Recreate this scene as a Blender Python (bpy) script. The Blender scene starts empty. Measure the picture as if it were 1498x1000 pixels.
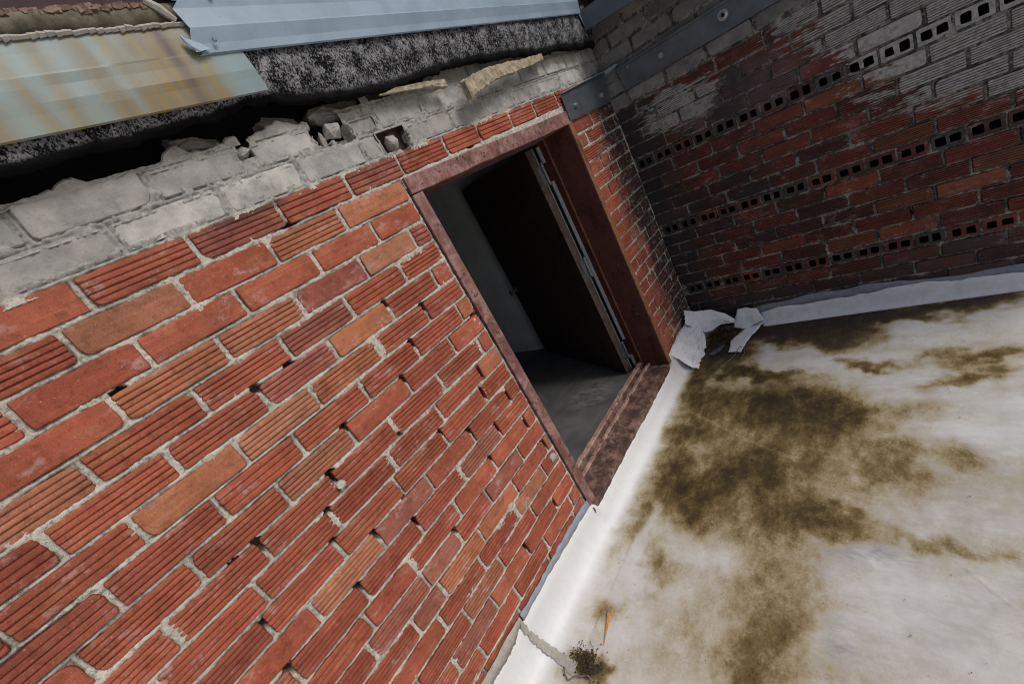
import bpy, bmesh, math, random
import numpy as np
from mathutils import Matrix, Vector

random.seed(7)
scene = bpy.context.scene
S = 0.0677            # one brick course in metres
ZF = 3.0              # the roof membrane lies three courses below the door's datum


def U(x, y, z):
    """course units (door datum) -> metres"""
    return (x * S, y * S, (z + ZF) * S)


# ------------------------------------------------------------------ camera
cam = bpy.data.cameras.new('camera')
cam_ob = bpy.data.objects.new('camera', cam)
scene.collection.objects.link(cam_ob)
cam.sensor_width = 36.0
cam.sensor_fit = 'HORIZONTAL'
cam.lens = 616.85 / 1498 * 36
cam.clip_start = 0.02
cam.clip_end = 400
R0 = (0.5481559, -0.6977547, -0.4611546)
R1 = (-0.5560285, 0.1078646, -0.8241344)
R2 = (0.6247859, 0.7081692, -0.3288448)
cx, cy, cz = U(-12.991, -16.009, 17.875)
cam_ob.matrix_world = Matrix(((R0[0], -R1[0], -R2[0], cx), (R0[1], -R1[1], -R2[1], cy),
                              (R0[2], -R1[2], -R2[2], cz), (0, 0, 0, 1)))
scene.camera = cam_ob

# ------------------------------------------------------------------ sky, sun, exposure
world = bpy.data.worlds.new('World')
scene.world = world
world.use_nodes = True
wn = world.node_tree
bgn = wn.nodes['Background']
sky = wn.nodes.new('ShaderNodeTexSky')
sky.sky_type = 'NISHITA'
sky.sun_disc = False
SUN_EL, SUN_AZ = math.radians(47), math.radians(163)   # azimuth clockwise from +Y
sky.sun_elevation = SUN_EL
sky.sun_rotation = SUN_AZ
sky.air_density = 1.0
sky.dust_density = 4.0
sky.ozone_density = 1.0
wn.links.new(sky.outputs[0], bgn.inputs[0])
bgn.inputs[1].default_value = 0.082
sun = bpy.data.lights.new('sun', 'SUN')
sun.energy = 1.75
sun.angle = math.radians(20)
sun.color = (1.0, 0.985, 0.96)
sun_ob = bpy.data.objects.new('sun', sun)
scene.collection.objects.link(sun_ob)
sd = Vector((math.sin(SUN_AZ) * math.cos(SUN_EL), math.cos(SUN_AZ) * math.cos(SUN_EL), math.sin(SUN_EL)))
sun_ob.rotation_euler = (-sd).to_track_quat('-Z', 'Y').to_euler()
sun_ob.location = (0, -3, 6)
scene.view_settings.view_transform = 'Standard'
scene.view_settings.look = 'None'
scene.view_settings.gamma = 1
scene.view_settings.use_curve_mapping = False
scene.view_settings.exposure = 0.12
try:
    scene.cycles.max_bounces = 6
    scene.cycles.diffuse_bounces = 4
    scene.cycles.filter_width = 1.1
except Exception:
    pass


# ------------------------------------------------------------------ helpers
def hash2(xi, yi, seed):
    h = (xi * 374761393 + yi * 668265263 + seed * 974634777) & 0xffffffff
    h = ((h ^ (h >> 13)) * 1274126177) & 0xffffffff
    h = (h ^ (h >> 16)) & 0xffffffff
    return h / 4294967295.0


def vnoise(x, y, seed=0):
    x = np.asarray(x, float); y = np.asarray(y, float)
    xi = np.floor(x).astype(np.int64); yi = np.floor(y).astype(np.int64)
    fx = x - xi; fy = y - yi
    fx = fx * fx * (3 - 2 * fx); fy = fy * fy * (3 - 2 * fy)
    a = hash2(xi, yi, seed); b = hash2(xi + 1, yi, seed)
    c = hash2(xi, yi + 1, seed); d = hash2(xi + 1, yi + 1, seed)
    return (a + (b - a) * fx) * (1 - fy) + (c + (d - c) * fx) * fy


def fbm(x, y, seed=0, octv=4, gain=0.5):
    """roughly -1..1"""
    t = 0; amp = 1; tot = 0
    for o in range(octv):
        t = t + amp * (vnoise(np.asarray(x) * 2 ** o, np.asarray(y) * 2 ** o, seed + 17 * o) * 2 - 1)
        tot += amp; amp *= gain
    return t / tot * 1.5


def sstep(a, b, x):
    t = np.clip((x - a) / (b - a), 0, 1)
    return t * t * (3 - 2 * t)


def mesh(name, verts, faces, smooth=False):
    me = bpy.data.meshes.new(name)
    me.from_pydata([tuple(v) for v in np.asarray(verts, float).tolist()], [], [tuple(f) for f in faces])
    if smooth:
        me.polygons.foreach_set('use_smooth', [True] * len(me.polygons))
    me.update()
    return me


def link(name, me, m=None, parent=None, loc=None, rot=None, kind=None):
    o = bpy.data.objects.new(name, me)
    scene.collection.objects.link(o)
    if m and me and not me.materials:
        me.materials.append(m)
    if parent:
        o.parent = parent
    if loc is not None:
        o.location = loc
    if rot is not None:
        o.rotation_euler = rot
    if kind:
        o['kind'] = kind
    return o


def tag(o, label, cat, group=None):
    o['label'] = label; o['category'] = cat
    if group:
        o['group'] = group
    return o


def thing(name, label, cat, loc=(0, 0, 0), rz=0, group=None):
    o = bpy.data.objects.new(name, None)
    o.empty_display_size = 0.05
    scene.collection.objects.link(o)
    o.location = loc; o.rotation_euler = (0, 0, rz)
    return tag(o, label, cat, group)


class MB:
    """collects shapes in metres into one mesh"""
    def __init__(self):
        self.v = []; self.f = []

    def add(self, v, f):
        n = len(self.v)
        self.v += [tuple(p) for p in v]
        self.f += [tuple(i + n for i in q) for q in f]
        return self

    def box(self, a, b, jit=0.0):
        (x0, y0, z0), (x1, y1, z1) = a, b
        v = [(x0, y0, z0), (x1, y0, z0), (x1, y1, z0), (x0, y1, z0), (x0, y0, z1), (x1, y0, z1), (x1, y1, z1), (x0, y1, z1)]
        if jit:
            v = [tuple(c + random.uniform(-jit, jit) for c in p) for p in v]
        return self.add(v, [(0, 3, 2, 1), (4, 5, 6, 7), (0, 1, 5, 4), (1, 2, 6, 5), (2, 3, 7, 6), (3, 0, 4, 7)])

    def ubox(self, a, b):
        return self.box(U(*a), U(*b))

    def tube(self, pts, r, n=6, closed=False):
        pts = [Vector(p) for p in pts]
        base = len(self.v)
        for i, p in enumerate(pts):
            t = (pts[min(i + 1, len(pts) - 1)] - pts[max(i - 1, 0)]).normalized()
            a = t.orthogonal().normalized()
            if abs(t.z) < 0.9:
                a = t.cross(Vector((0, 0, 1))).normalized()
            b = t.cross(a)
            rr = r[i] if hasattr(r, '__len__') else r
            for k in range(n):
                an = 2 * math.pi * k / n
                self.v.append(tuple(p + a * math.cos(an) * rr + b * math.sin(an) * rr))
        for i in range(len(pts) - 1):
            for k in range(n):
                k2 = (k + 1) % n
                self.f.append((base + i * n + k, base + i * n + k2, base + (i + 1) * n + k2, base + (i + 1) * n + k))
        self.f.append(tuple(base + k for k in range(n))[::-1])
        self.f.append(tuple(base + (len(pts) - 1) * n + k for k in range(n)))
        return self

    def disc(self, c, axis, r0, r1, h, n=16):
        """washer / frustum along axis from c: radius r0 at base, r1 at height h"""
        axis = Vector(axis).normalized(); a = axis.orthogonal().normalized(); b = axis.cross(a); c = Vector(c)
        base = len(self.v)
        for rr, hh in ((r0, 0), (r1, h)):
            for k in range(n):
                an = 2 * math.pi * k / n
                self.v.append(tuple(c + axis * hh + (a * math.cos(an) + b * math.sin(an)) * rr))
        for k in range(n):
            k2 = (k + 1) % n
            self.f.append((base + k, base + k2, base + n + k2, base + n + k))
        self.f.append(tuple(base + n + k for k in range(n)))
        return self

    def build(self, name, m, parent=None, smooth=False, bevel=0, kind=None):
        me = mesh(name, self.v, self.f, smooth)
        if parent:                        # vertices were given in world metres
            inv = Matrix.Translation(parent.location) @ parent.rotation_euler.to_matrix().to_4x4()
            p = parent.parent
            if p:
                inv = (Matrix.Translation(p.location) @ p.rotation_euler.to_matrix().to_4x4()) @ inv
            me.transform(inv.inverted())
        o = link(name, me, m, parent)
        if bevel:
            md = o.modifiers.new('bevel', 'BEVEL'); md.width = bevel; md.segments = 2; md.limit_method = 'ANGLE'
        if kind:
            o['kind'] = kind
        return o


def grid_faces(nu, nv):
    i = np.arange((nu - 1) * (nv - 1))
    a = (i // (nv - 1)) * nv + i % (nv - 1)
    return np.stack([a, a + nv, a + nv + 1, a + 1], 1).tolist()


# ------------------------------------------------------------------ node helper
class NT:
    def __init__(self, name):
        self.m = bpy.data.materials.new(name)
        self.m.use_nodes = True
        self.t = self.m.node_tree
        self.b = self.t.nodes['Principled BSDF']
        self._tc = None; self._geo = None; self._oi = None

    def n(self, typ, **kw):
        nd = self.t.nodes.new(typ)
        for k, v in kw.items():
            setattr(nd, k, v)
        return nd

    def s(self, sock, v):
        if hasattr(v, 'links') or hasattr(v, 'is_linked'):
            self.t.links.new(v, sock)
        else:
            if sock.type == 'RGBA' and len(v) == 3:
                v = (*v, 1)
            sock.default_value = v

    @property
    def obj(self):
        if not self._tc: self._tc = self.n('ShaderNodeTexCoord')
        return self._tc.outputs['Object']

    @property
    def pos(self):
        if not self._geo: self._geo = self.n('ShaderNodeNewGeometry')
        return self._geo.outputs['Position']

    @property
    def oi(self):
        if not self._oi: self._oi = self.n('ShaderNodeObjectInfo')
        return self._oi

    def vec(self, op, a, b=(0, 0, 0)):
        nd = self.n('ShaderNodeVectorMath', operation=op)
        self.s(nd.inputs[0], a); self.s(nd.inputs[1], b)
        return nd.outputs[0]

    def math(self, op, a, b=0.0, c=None, clamp=False):
        nd = self.n('ShaderNodeMath', operation=op, use_clamp=clamp)
        self.s(nd.inputs[0], a); self.s(nd.inputs[1], b)
        if c is not None: self.s(nd.inputs[2], c)
        return nd.outputs[0]

    def noise(self, v, scale, detail=4, rough=0.55, dist=0.0):
        nd = self.n('ShaderNodeTexNoise')
        self.s(nd.inputs['Vector'], v)
        nd.inputs['Scale'].default_value = scale
        nd.inputs['Detail'].default_value = detail
        nd.inputs['Roughness'].default_value = rough
        nd.inputs['Distortion'].default_value = dist
        return nd.outputs[0]

    def voro(self, v, scale, feature='F1'):
        nd = self.n('ShaderNodeTexVoronoi', feature=feature)
        self.s(nd.inputs['Vector'], v)
        nd.inputs['Scale'].default_value = scale
        return nd.outputs[0]

    def step(self, x, a, b):
        nd = self.n('ShaderNodeMapRange', interpolation_type='SMOOTHSTEP')
        self.s(nd.inputs[0], x)
        nd.inputs[1].default_value = a; nd.inputs[2].default_value = b
        return nd.outputs[0]

    def lin(self, x, a, b, c, d):
        nd = self.n('ShaderNodeMapRange')
        self.s(nd.inputs[0], x)
        for i, q in enumerate((a, b, c, d)): nd.inputs[i + 1].default_value = q
        return nd.outputs[0]

    def mix(self, f, a, b, blend='MIX'):
        nd = self.n('ShaderNodeMix', data_type='RGBA', blend_type=blend)
        self.s(nd.inputs[0], f); self.s(nd.inputs[6], a); self.s(nd.inputs[7], b)
        return nd.outputs[2]

    def ramp(self, f, stops):
        nd = self.n('ShaderNodeValToRGB')
        self.s(nd.inputs[0], f)
        e = nd.color_ramp.elements
        while len(e) < len(stops): e.new(0.5)
        for el, (p, c) in zip(e, stops):
            el.position = p; el.color = (*c, 1)
        return nd.outputs[0]

    def scale(self, v, s):
        return self.vec('MULTIPLY', v, s)

    def xyz(self, v):
        nd = self.n('ShaderNodeSeparateXYZ'); self.s(nd.inputs[0], v)
        return nd.outputs

    def attr(self, name):
        return self.n('ShaderNodeAttribute', attribute_name=name).outputs['Fac']

    def bump(self, h, strength, dist=0.002, prev=None):
        nd = self.n('ShaderNodeBump')
        nd.inputs['Strength'].default_value = strength
        nd.inputs['Distance'].default_value = dist
        self.s(nd.inputs['Height'], h)
        if prev: self.s(nd.inputs['Normal'], prev)
        return nd.outputs[0]

    def out(self, color, rough=0.8, normal=None, metal=0.0, spec=0.3):
        self.s(self.b.inputs['Base Color'], color)
        self.s(self.b.inputs['Roughness'], rough)
        self.s(self.b.inputs['Metallic'], metal)
        self.b.inputs['Specular IOR Level'].default_value = spec
        if normal: self.s(self.b.inputs['Normal'], normal)
        return self.m


# ------------------------------------------------------------------ materials
def m_brick(name, rear=False):
    g = NT(name)
    off = g.scale(g.n('ShaderNodeCombineXYZ').outputs[0], (1, 1, 1))
    cmb = g.n('ShaderNodeCombineXYZ')
    r = g.oi.outputs['Random']
    g.s(cmb.inputs[0], g.math('MULTIPLY', r, 31.0)); g.s(cmb.inputs[1], g.math('MULTIPLY', r, 17.0)); g.s(cmb.inputs[2], g.math('MULTIPLY', r, 53.0))
    v = g.vec('ADD', g.obj, cmb.outputs[0])
    big = g.noise(v, 11, 3)
    streak = g.noise(g.scale(v, (5, 20, 120)), 1.0, 3, .6)
    fine = g.noise(v, 420, 3, .7)
    mid = g.noise(v, 60, 5, .65)
    col = g.oi.outputs['Color']
    col = g.mix(g.step(big, .3, .7), g.mix(.5, col, (.5, .5, .5), 'MULTIPLY'), col)
    tanp = g.noise(g.scale(v, (13, 13, 24)), 1.0, 3, .6)
    col = g.mix(g.math('MULTIPLY', g.step(tanp, .55, .72), .5 if not rear else .2), col, (.37, .17, .085))
    col = g.mix(g.math('MULTIPLY', g.step(tanp, .44, .30), .45), col, g.mix(1.0, col, (.72, .66, .66), 'MULTIPLY'))
    col = g.mix(g.math('MULTIPLY', g.step(streak, .48, .68), .55), col, g.mix(1.0, col, (1.42, 1.4, 1.4), 'MULTIPLY'))
    col = g.mix(g.math('MULTIPLY', g.step(mid, .50, .68), .55), col, g.mix(1.0, col, (.5, .46, .46), 'MULTIPLY'))
    wear = g.noise(g.scale(v, (150, 40, 40)), 1.0, 4, .7)
    col = g.mix(g.math('MULTIPLY', g.step(wear, .52, .70), .40), col, g.mix(1.0, col, (1.5, 1.6, 1.65), 'MULTIPLY'))
    col = g.mix(g.math('MULTIPLY', g.step(fine, .50, .64), .55), col, g.mix(1.0, col, (.55, .5, .5), 'MULTIPLY'))
    # pale efflorescence blotches
    eff = g.math('MULTIPLY', g.step(g.noise(g.scale(v, (14, 14, 26)), 1.0, 5, .7), .53, .70), g.step(g.noise(v, 90, 3, .7), .38, .58))
    col = g.mix(g.math('MULTIPLY', eff, .55), col, (.46, .32, .30))
    # dark pits
    pit = g.step(g.voro(v, 330), .10, .02)
    col = g.mix(g.math('MULTIPLY', pit, .6), col, (.04, .02, .015))
    spk = g.step(g.noise(v, 230, 1), .74, .79)
    col = g.mix(g.math('MULTIPLY', spk, .6), col, (.5, .42, .38))
    # groove dirt: below the ribs' face (local +y)
    dirt = g.step(g.xyz(g.obj)[1], .0009, .0036)
    col = g.mix(g.math('MULTIPLY', dirt, .8 if rear else .42), col, (.018, .012, .010) if rear else (.06, .02, .014))
    wide = g.noise(g.pos, 3.2, 4, .6)
    col = g.mix(1.0, col, g.ramp(wide, [(.3, (.80, .78, .78)), (.5, (1, 1, 1)), (.7, (1.12, 1.12, 1.10))]), 'MULTIPLY')
    px, py, pz = g.xyz(g.pos)
    cs = g.math('DIVIDE', py, -S)                 # course units along the side wall
    zz = g.math('SUBTRACT', g.math('DIVIDE', pz, S), ZF)
    xx = g.math('DIVIDE', px, S)
    wn_ = g.noise(g.scale(g.pos, (1, 1, 1)), 6.0, 5, .65)
    wf = g.math('SUBTRACT', g.noise(g.scale(g.pos, (10, 10, 45)), 1.0, 5, .75), .5)
    if not rear:
        # sooty mottle and painted corner shade on the narrow strip beside the frame
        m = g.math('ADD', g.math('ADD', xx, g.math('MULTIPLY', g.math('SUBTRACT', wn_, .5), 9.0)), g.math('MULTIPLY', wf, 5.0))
        soot_shade = g.math('MULTIPLY', g.step(m, 17.2, 20.6), .88)
        col = g.mix(soot_shade, col, (.028, .026, .026))
        wp = g.math('MULTIPLY', g.step(g.math('ADD', xx, g.math('MULTIPLY', wf, 8.0)), 16.5, 18.5), g.step(g.noise(g.scale(g.pos, (26, 26, 44)), 1.0, 5, .75), .52, .64))
        col = g.mix(g.math('MULTIPLY', wp, .62), col, (.34, .31, .31))
        # tar drips on the red course under the grey bricks
        td = g.math('MULTIPLY', g.step(zz, 20.55, 21.0), g.step(wn_, .48, .62))
        col = g.mix(g.math('MULTIPLY', td, .6), col, (.03, .03, .03))
        # grey weathered patch low on the wall
        gp = g.math('MULTIPLY', g.step(g.noise(g.scale(g.pos, (1, 1, 2.2)), 7, 5, .7), .6, .72), g.step(zz, 5.5, 2.0))
        col = g.mix(g.math('MULTIPLY', gp, .4), col, (.30, .25, .22))
    else:
        wob = g.math('ADD', g.math('MULTIPLY', g.math('SUBTRACT', wn_, .5), 6.0), g.math('MULTIPLY', wf, 13.0))
        paint = g.math('ADD', g.math('ADD', cs, g.math('MULTIPLY', zz, .55)), wob)
        pm = g.math('MULTIPLY', g.step(paint, 20.8, 22.0), g.step(g.math('ADD', g.math('ADD', zz, g.math('MULTIPLY', cs, .3)), g.math('MULTIPLY', wob, .4)), 14.6, 15.6))
        # second painted patch
        d1 = g.math('DIVIDE', g.math('SUBTRACT', cs, 4.4), 3.0); d2 = g.math('DIVIDE', g.math('SUBTRACT', zz, 16.3), 1.5)
        dd = g.math('ADD', g.math('MULTIPLY', d1, d1), g.math('MULTIPLY', d2, d2))
        pm2 = g.step(g.math('ADD', dd, g.math('MULTIPLY', wf, -4.5)), 1.0, .55)
        d1 = g.math('DIVIDE', g.math('SUBTRACT', cs, 8.0), 5.0); d2 = g.math('DIVIDE', g.math('SUBTRACT', zz, 15.2), 2.0)
        d3 = g.math('ADD', g.math('MULTIPLY', d1, d1), g.math('MULTIPLY', d2, d2))
        film = g.math('MULTIPLY', g.step(g.math('ADD', d3, g.math('MULTIPLY', wf, -4.0)), 1.2, .3), .5)
        film2 = g.math('MULTIPLY', g.step(g.noise(g.scale(g.pos, (8, 8, 16)), 1.0, 5, .75), .6, .7), .35)
        col = g.mix(film2, col, (.14, .115, .12))
        col = g.mix(film, col, (.17, .135, .15))
        # sooty patches, plus shade painted along the foot and into the corner
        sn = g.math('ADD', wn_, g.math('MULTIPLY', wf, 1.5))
        soot_shade = g.step(sn, .44, .62)
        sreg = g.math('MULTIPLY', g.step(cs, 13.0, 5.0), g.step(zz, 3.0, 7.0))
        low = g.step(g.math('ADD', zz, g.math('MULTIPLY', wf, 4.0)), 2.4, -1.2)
        crn_shade = g.step(g.math('ADD', cs, g.math('MULTIPLY', wf, 5.0)), 4.2, .8)  # corner shadow deepened by colour
        so = g.math('MAXIMUM', g.math('MULTIPLY', g.math('MULTIPLY', soot_shade, sreg), .95), g.math('MAXIMUM', g.math('MULTIPLY', low, .7), g.math('MULTIPLY', crn_shade, .85)))
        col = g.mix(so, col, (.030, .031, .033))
        pmx = g.math('MULTIPLY', g.math('MAXIMUM', pm, pm2), g.lin(dirt, 0, 1, 1, .12))
        col = g.mix(g.math('MULTIPLY', pmx, .9), col, g.mix(g.step(mid, .3, .7), (.26, .26, .245), (.50, .495, .47)))
    nrm = g.bump(fine, .35, .0012)
    nrm = g.bump(mid, .5, .0016, nrm)
    nrm = g.bump(streak, .3, .0012, nrm)
    return g.out(col, .62 if rear else .88, nrm, spec=.35 if rear else .18)


def m_mortar(name, base, dark, rear=False):
    g = NT(name)
    v = g.pos
    n1 = g.noise(v, 130, 5, .7); n2 = g.noise(v, 14, 4, .6); n3 = g.noise(v, 600, 2, .7)
    col = g.mix(g.step(n2, .3, .7), dark, base)
    col = g.mix(g.math('MULTIPLY', g.step(n1, .50, .62), .8), col, g.mix(1.0, col, (.42, .40, .37), 'MULTIPLY'))
    col = g.mix(g.math('MULTIPLY', g.step(n3, .62, .75), .5), col, g.mix(1.0, col, (1.4, 1.4, 1.4), 'MULTIPLY'))
    # raked recesses, voids and cracks are coloured darker
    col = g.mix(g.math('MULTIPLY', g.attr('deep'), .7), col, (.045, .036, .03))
    if rear:
        px, py, pz = g.xyz(v)
        zz = g.math('SUBTRACT', g.math('DIVIDE', pz, S), ZF)
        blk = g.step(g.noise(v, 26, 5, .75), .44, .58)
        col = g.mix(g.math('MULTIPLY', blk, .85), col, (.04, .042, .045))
    else:
        px, py, pz = g.xyz(v)
        xx = g.math('DIVIDE', px, S)
        zz = g.math('SUBTRACT', g.math('DIVIDE', pz, S), ZF)
        col = g.mix(g.math('MULTIPLY', g.step(zz, 20.95, 21.15), .8), col, g.mix(g.step(n1, .35, .65), (.34, .335, .315), (.24, .24, .23)))
        blk = g.math('MULTIPLY', g.step(g.noise(v, 10, 5, .7), .45, .6), g.step(xx, 17.5, 20.5))  # corner shade painted into the strip's mortar
        col = g.mix(g.math('MULTIPLY', blk, .8), col, (.04, .042, .045))
    nrm = g.bump(n3, .6, .0015)
    nrm = g.bump(n1, .8, .003, nrm)
    return g.out(col, .95, nrm, spec=.1)


def m_grey(name, tint=(.36, .35, .33)):
    g = NT(name)
    cmb = g.n('ShaderNodeCombineXYZ'); r = g.oi.outputs['Random']
    for i, k in enumerate((23., 41., 11.)): g.s(cmb.inputs[i], g.math('MULTIPLY', r, k))
    v = g.vec('ADD', g.obj, cmb.outputs[0])
    n1 = g.noise(v, 18, 5, .65); n2 = g.noise(v, 160, 4, .7); n3 = g.noise(v, 500, 2)
    col = g.oi.outputs['Color']
    col = g.mix(g.step(n1, .3, .7), g.mix(1.0, col, (.62, .62, .63), 'MULTIPLY'), col)
    col = g.mix(g.math('MULTIPLY', g.step(n2, .56, .72), .5), col, g.mix(1.0, col, (.5, .5, .5), 'MULTIPLY'))
    pit = g.step(g.voro(v, 170), .14, .05)
    col = g.mix(g.math('MULTIPLY', pit, .75), col, (.05, .05, .048))
    st = g.math('MULTIPLY', g.step(g.noise(g.pos, 9, 5, .65), .55, .68), .5)
    col = g.mix(st, col, (.09, .088, .085))
    nrm = g.bump(n3, .5, .001)
    nrm = g.bump(n2, .7, .002, nrm)
    nrm = g.bump(pit, -.6, .0015, nrm)
    return g.out(col, .92, nrm, spec=.12)


def m_rust(name, base=(.125, .045, .036), pink=(.34, .19, .17), rust=(.19, .085, .035), amt=.5, dark=(.03, .014, .01)):
    g = NT(name)
    v = g.pos
    a = g.noise(v, 16, 6, .7, .4); b = g.noise(v, 70, 5, .75); c = g.noise(v, 380, 3, .7); d = g.noise(v, 5, 4, .6)
    col = g.mix(g.math('MULTIPLY', g.step(g.math('ADD', a, g.math('MULTIPLY', c, .2)), .48, .78), amt), base, pink)
    col = g.mix(g.math('MULTIPLY', g.step(b, .5, .66), .75), col, rust)
    col = g.mix(g.math('MULTIPLY', g.step(g.math('ADD', b, g.math('MULTIPLY', d, .35)), .73, .85), .85), col, dark)
    col = g.mix(g.math('MULTIPLY', g.step(c, .6, .75), .35), col, (.30, .16, .11))
    big = g.noise(g.scale(v, (1, 1, .45)), 9, 6, .75, .6)
    col = g.mix(g.math('MULTIPLY', g.step(big, .54, .62), .6), col, dark)
    col = g.mix(g.math('MULTIPLY', g.step(big, .46, .36), .45), col, rust)
    scr = g.step(g.noise(g.scale(v, (260, 260, 14)), 1.0, 3, .7), .66, .72)
    col = g.mix(g.math('MULTIPLY', scr, .5), col, g.mix(.5, pink, rust))
    chip = g.step(g.noise(v, 48, 3, .6), .64, .66)
    col = g.mix(g.math('MULTIPLY', chip, .85), col, (.035, .022, .018))
    nrm = g.bump(chip, -.5, .001)
    nrm = g.bump(c, .5, .0012, nrm)
    nrm = g.bump(b, .6, .002, nrm)
    return g.out(col, g.lin(b, .3, .7, .45, .85), nrm, spec=.35)


def m_plain(name, col, rough=.8, metal=0.0, bumps=.3, var=.35, scale=30, spec=.3):
    g = NT(name)
    a = g.noise(g.pos, scale, 5, .65); b = g.noise(g.pos, scale * 12, 3, .7)
    c2 = tuple(x * (1 - var) for x in col); c3 = tuple(min(1, x * (1 + var * .5)) for x in col)
    cc = g.mix(g.step(a, .3, .7), c2, c3)
    cc = g.mix(g.math('MULTIPLY', g.step(b, .55, .75), var * .8), cc, g.mix(1.0, cc, (.5, .5, .5), 'MULTIPLY'))
    nrm = g.bump(b, bumps, .001)
    nrm = g.bump(a, bumps, .002, nrm)
    return g.out(cc, rough, nrm, metal, spec)


def m_sheet(name, base, stained=False):
    g = NT(name)
    v = g.pos
    a = g.noise(v, 9, 5, .6); b = g.noise(v, 420, 3, .7); sp = g.voro(v, 60)
    col = g.mix(g.step(a, .3, .7), tuple(x * .82 for x in base), base)
    col = g.mix(g.math('MULTIPLY', g.step(b, .5, .75), .25), col, g.mix(1.0, col, (.7, .72, .74), 'MULTIPLY'))
    if stained:
        y = g.attr('yellow'); p = g.attr('purple')
        dn = g.noise(g.scale(v, (60, 60, 6)), 1.0, 4, .6)
        yy = g.math('MULTIPLY', y, g.lin(dn, .3, .7, .55, 1.15), clamp=True)
        col = g.mix(g.math('MULTIPLY', yy, .95), col, g.mix(g.step(dn, .35, .65), (.150, .080, .014), (.215, .150, .035)))
        col = g.mix(g.math('MULTIPLY', p, .95), col, (.06, .022, .026))
        col = g.mix(g.math('MULTIPLY', g.step(a, .5, .72), .28), col, (.17, .20, .17))
    else:
        dsp = g.math('MULTIPLY', g.step(g.noise(v, 150, 1), .72, .78), .5)
        col = g.mix(dsp, col, (.12, .13, .14))
        st = g.math('MULTIPLY', g.step(g.noise(g.scale(v, (14, 14, 3)), 1.0, 5, .7), .58, .75), .35)
        col = g.mix(st, col, (.24, .25, .24))
    nrm = g.bump(b, .15, .0008)
    nrm = g.bump(a, .25, .004, nrm)
    return g.out(col, .5, nrm, .0, .45)


def m_felt(name):
    g = NT(name)
    v = g.pos
    a = g.noise(g.scale(v, (1, 1, .75)), 210, 5, .85); p = g.noise(v, 22, 4, .6); q = g.noise(v, 60, 4, .7)
    th = g.math('ADD', a, g.math('MULTIPLY', g.math('SUBTRACT', p, .5), .42))
    w = g.step(th, .475, .56)
    w2 = g.math('MULTIPLY', g.step(p, .60, .68), g.step(q, .38, .55))
    w = g.math('MAXIMUM', w, g.math('MULTIPLY', w2, .8))
    w = g.math('MULTIPLY', w, g.attr('grit'))
    col = g.mix(w, (.006, .006, .0065), g.mix(g.step(q, .3, .7), (.15, .15, .16), (.36, .36, .375)))
    nrm = g.bump(a, .9, .003)
    return g.out(col, .9, nrm, spec=.08)


def m_membrane(name):
    g = NT(name)
    v = g.pos
    st = g.attr('stain'); dk = g.attr('dark'); gy = g.attr('grey')
    n1 = g.noise(v, 24, 6, .72, .6); n2 = g.noise(v, 130, 5, .75); n3 = g.noise(v, 520, 3, .75)
    nst = g.noise(g.scale(v, (40, 14, 14)), 1.0, 6, .7, .8)
    grain = g.math('ADD', g.math('MULTIPLY', g.math('SUBTRACT', n1, .5), .5), g.math('MULTIPLY', g.math('SUBTRACT', n2, .5), .55))
    grain = g.math('ADD', grain, g.math('MULTIPLY', g.math('SUBTRACT', n3, .5), .32))
    st = g.math('ADD', st, g.math('MULTIPLY', g.math('SUBTRACT', g.noise(g.scale(v, (3.2, 5.5, 1)), 1.0, 7, .68, .5), .5), .16))
    st = g.math('MULTIPLY', st, g.lin(g.noise(g.scale(v, (9, 15, 1)), 1.0, 8, .68, .25), .34, .66, .66, 1.22))
    amp = g.math('MULTIPLY', st, g.math('SUBTRACT', 1.6, st))
    s = g.math('ADD', st, g.math('MULTIPLY', grain, g.math('ADD', g.math('MULTIPLY', amp, 1.35), .06)))
    col = g.ramp(s, [(0.0, (.68, .685, .69)), (.10, (.585, .575, .55)), (.20, (.475, .435, .355)), (.34, (.34, .278, .165)), (.52, (.172, .121, .047)), (.74, (.072, .047, .014)), (1.0, (.030, .019, .009))])
    gg = g.math('MULTIPLY', g.math('ADD', gy, .10), g.lin(nst, .35, .65, .3, 1.5), clamp=True)
    gg = g.math('MULTIPLY', gg, g.step(s, .42, .14))
    col = g.mix(gg, col, g.mix(g.step(n2, .3, .7), (.27, .26, .265), (.36, .35, .35)))
    # scuffed pale brush marks and dark flecks
    sc = g.math('MULTIPLY', g.step(g.noise(g.scale(v, (70, 22, 20)), 1.0, 5, .75, 1.2), .60, .72), g.math('MULTIPLY', g.step(s, .05, .3), .35))
    col = g.mix(sc, col, (.50, .48, .44))
    fl = g.math('MULTIPLY', g.step(g.noise(v, 240, 2), .70, .76), g.math('MULTIPLY', g.step(g.noise(v, 12, 3), .5, .65), g.step(s, .04, .25)))
    col = g.mix(g.math('MULTIPLY', fl, .7), col, (.06, .045, .03))
    d2 = g.math('ADD', dk, g.math('MULTIPLY', grain, g.math('MULTIPLY', g.math('MULTIPLY', dk, g.math('SUBTRACT', 1.25, dk)), 2.2)), clamp=True)
    col = g.mix(d2, col, g.mix(g.step(n2, .35, .65), (.022, .015, .012), (.06, .045, .035)))
    nrm = g.bump(n3, .25, .0008)
    nrm = g.bump(n1, .3, .003, nrm)
    return g.out(col, g.lin(s, 0, .6, .5, .75), nrm, spec=.3)


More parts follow.
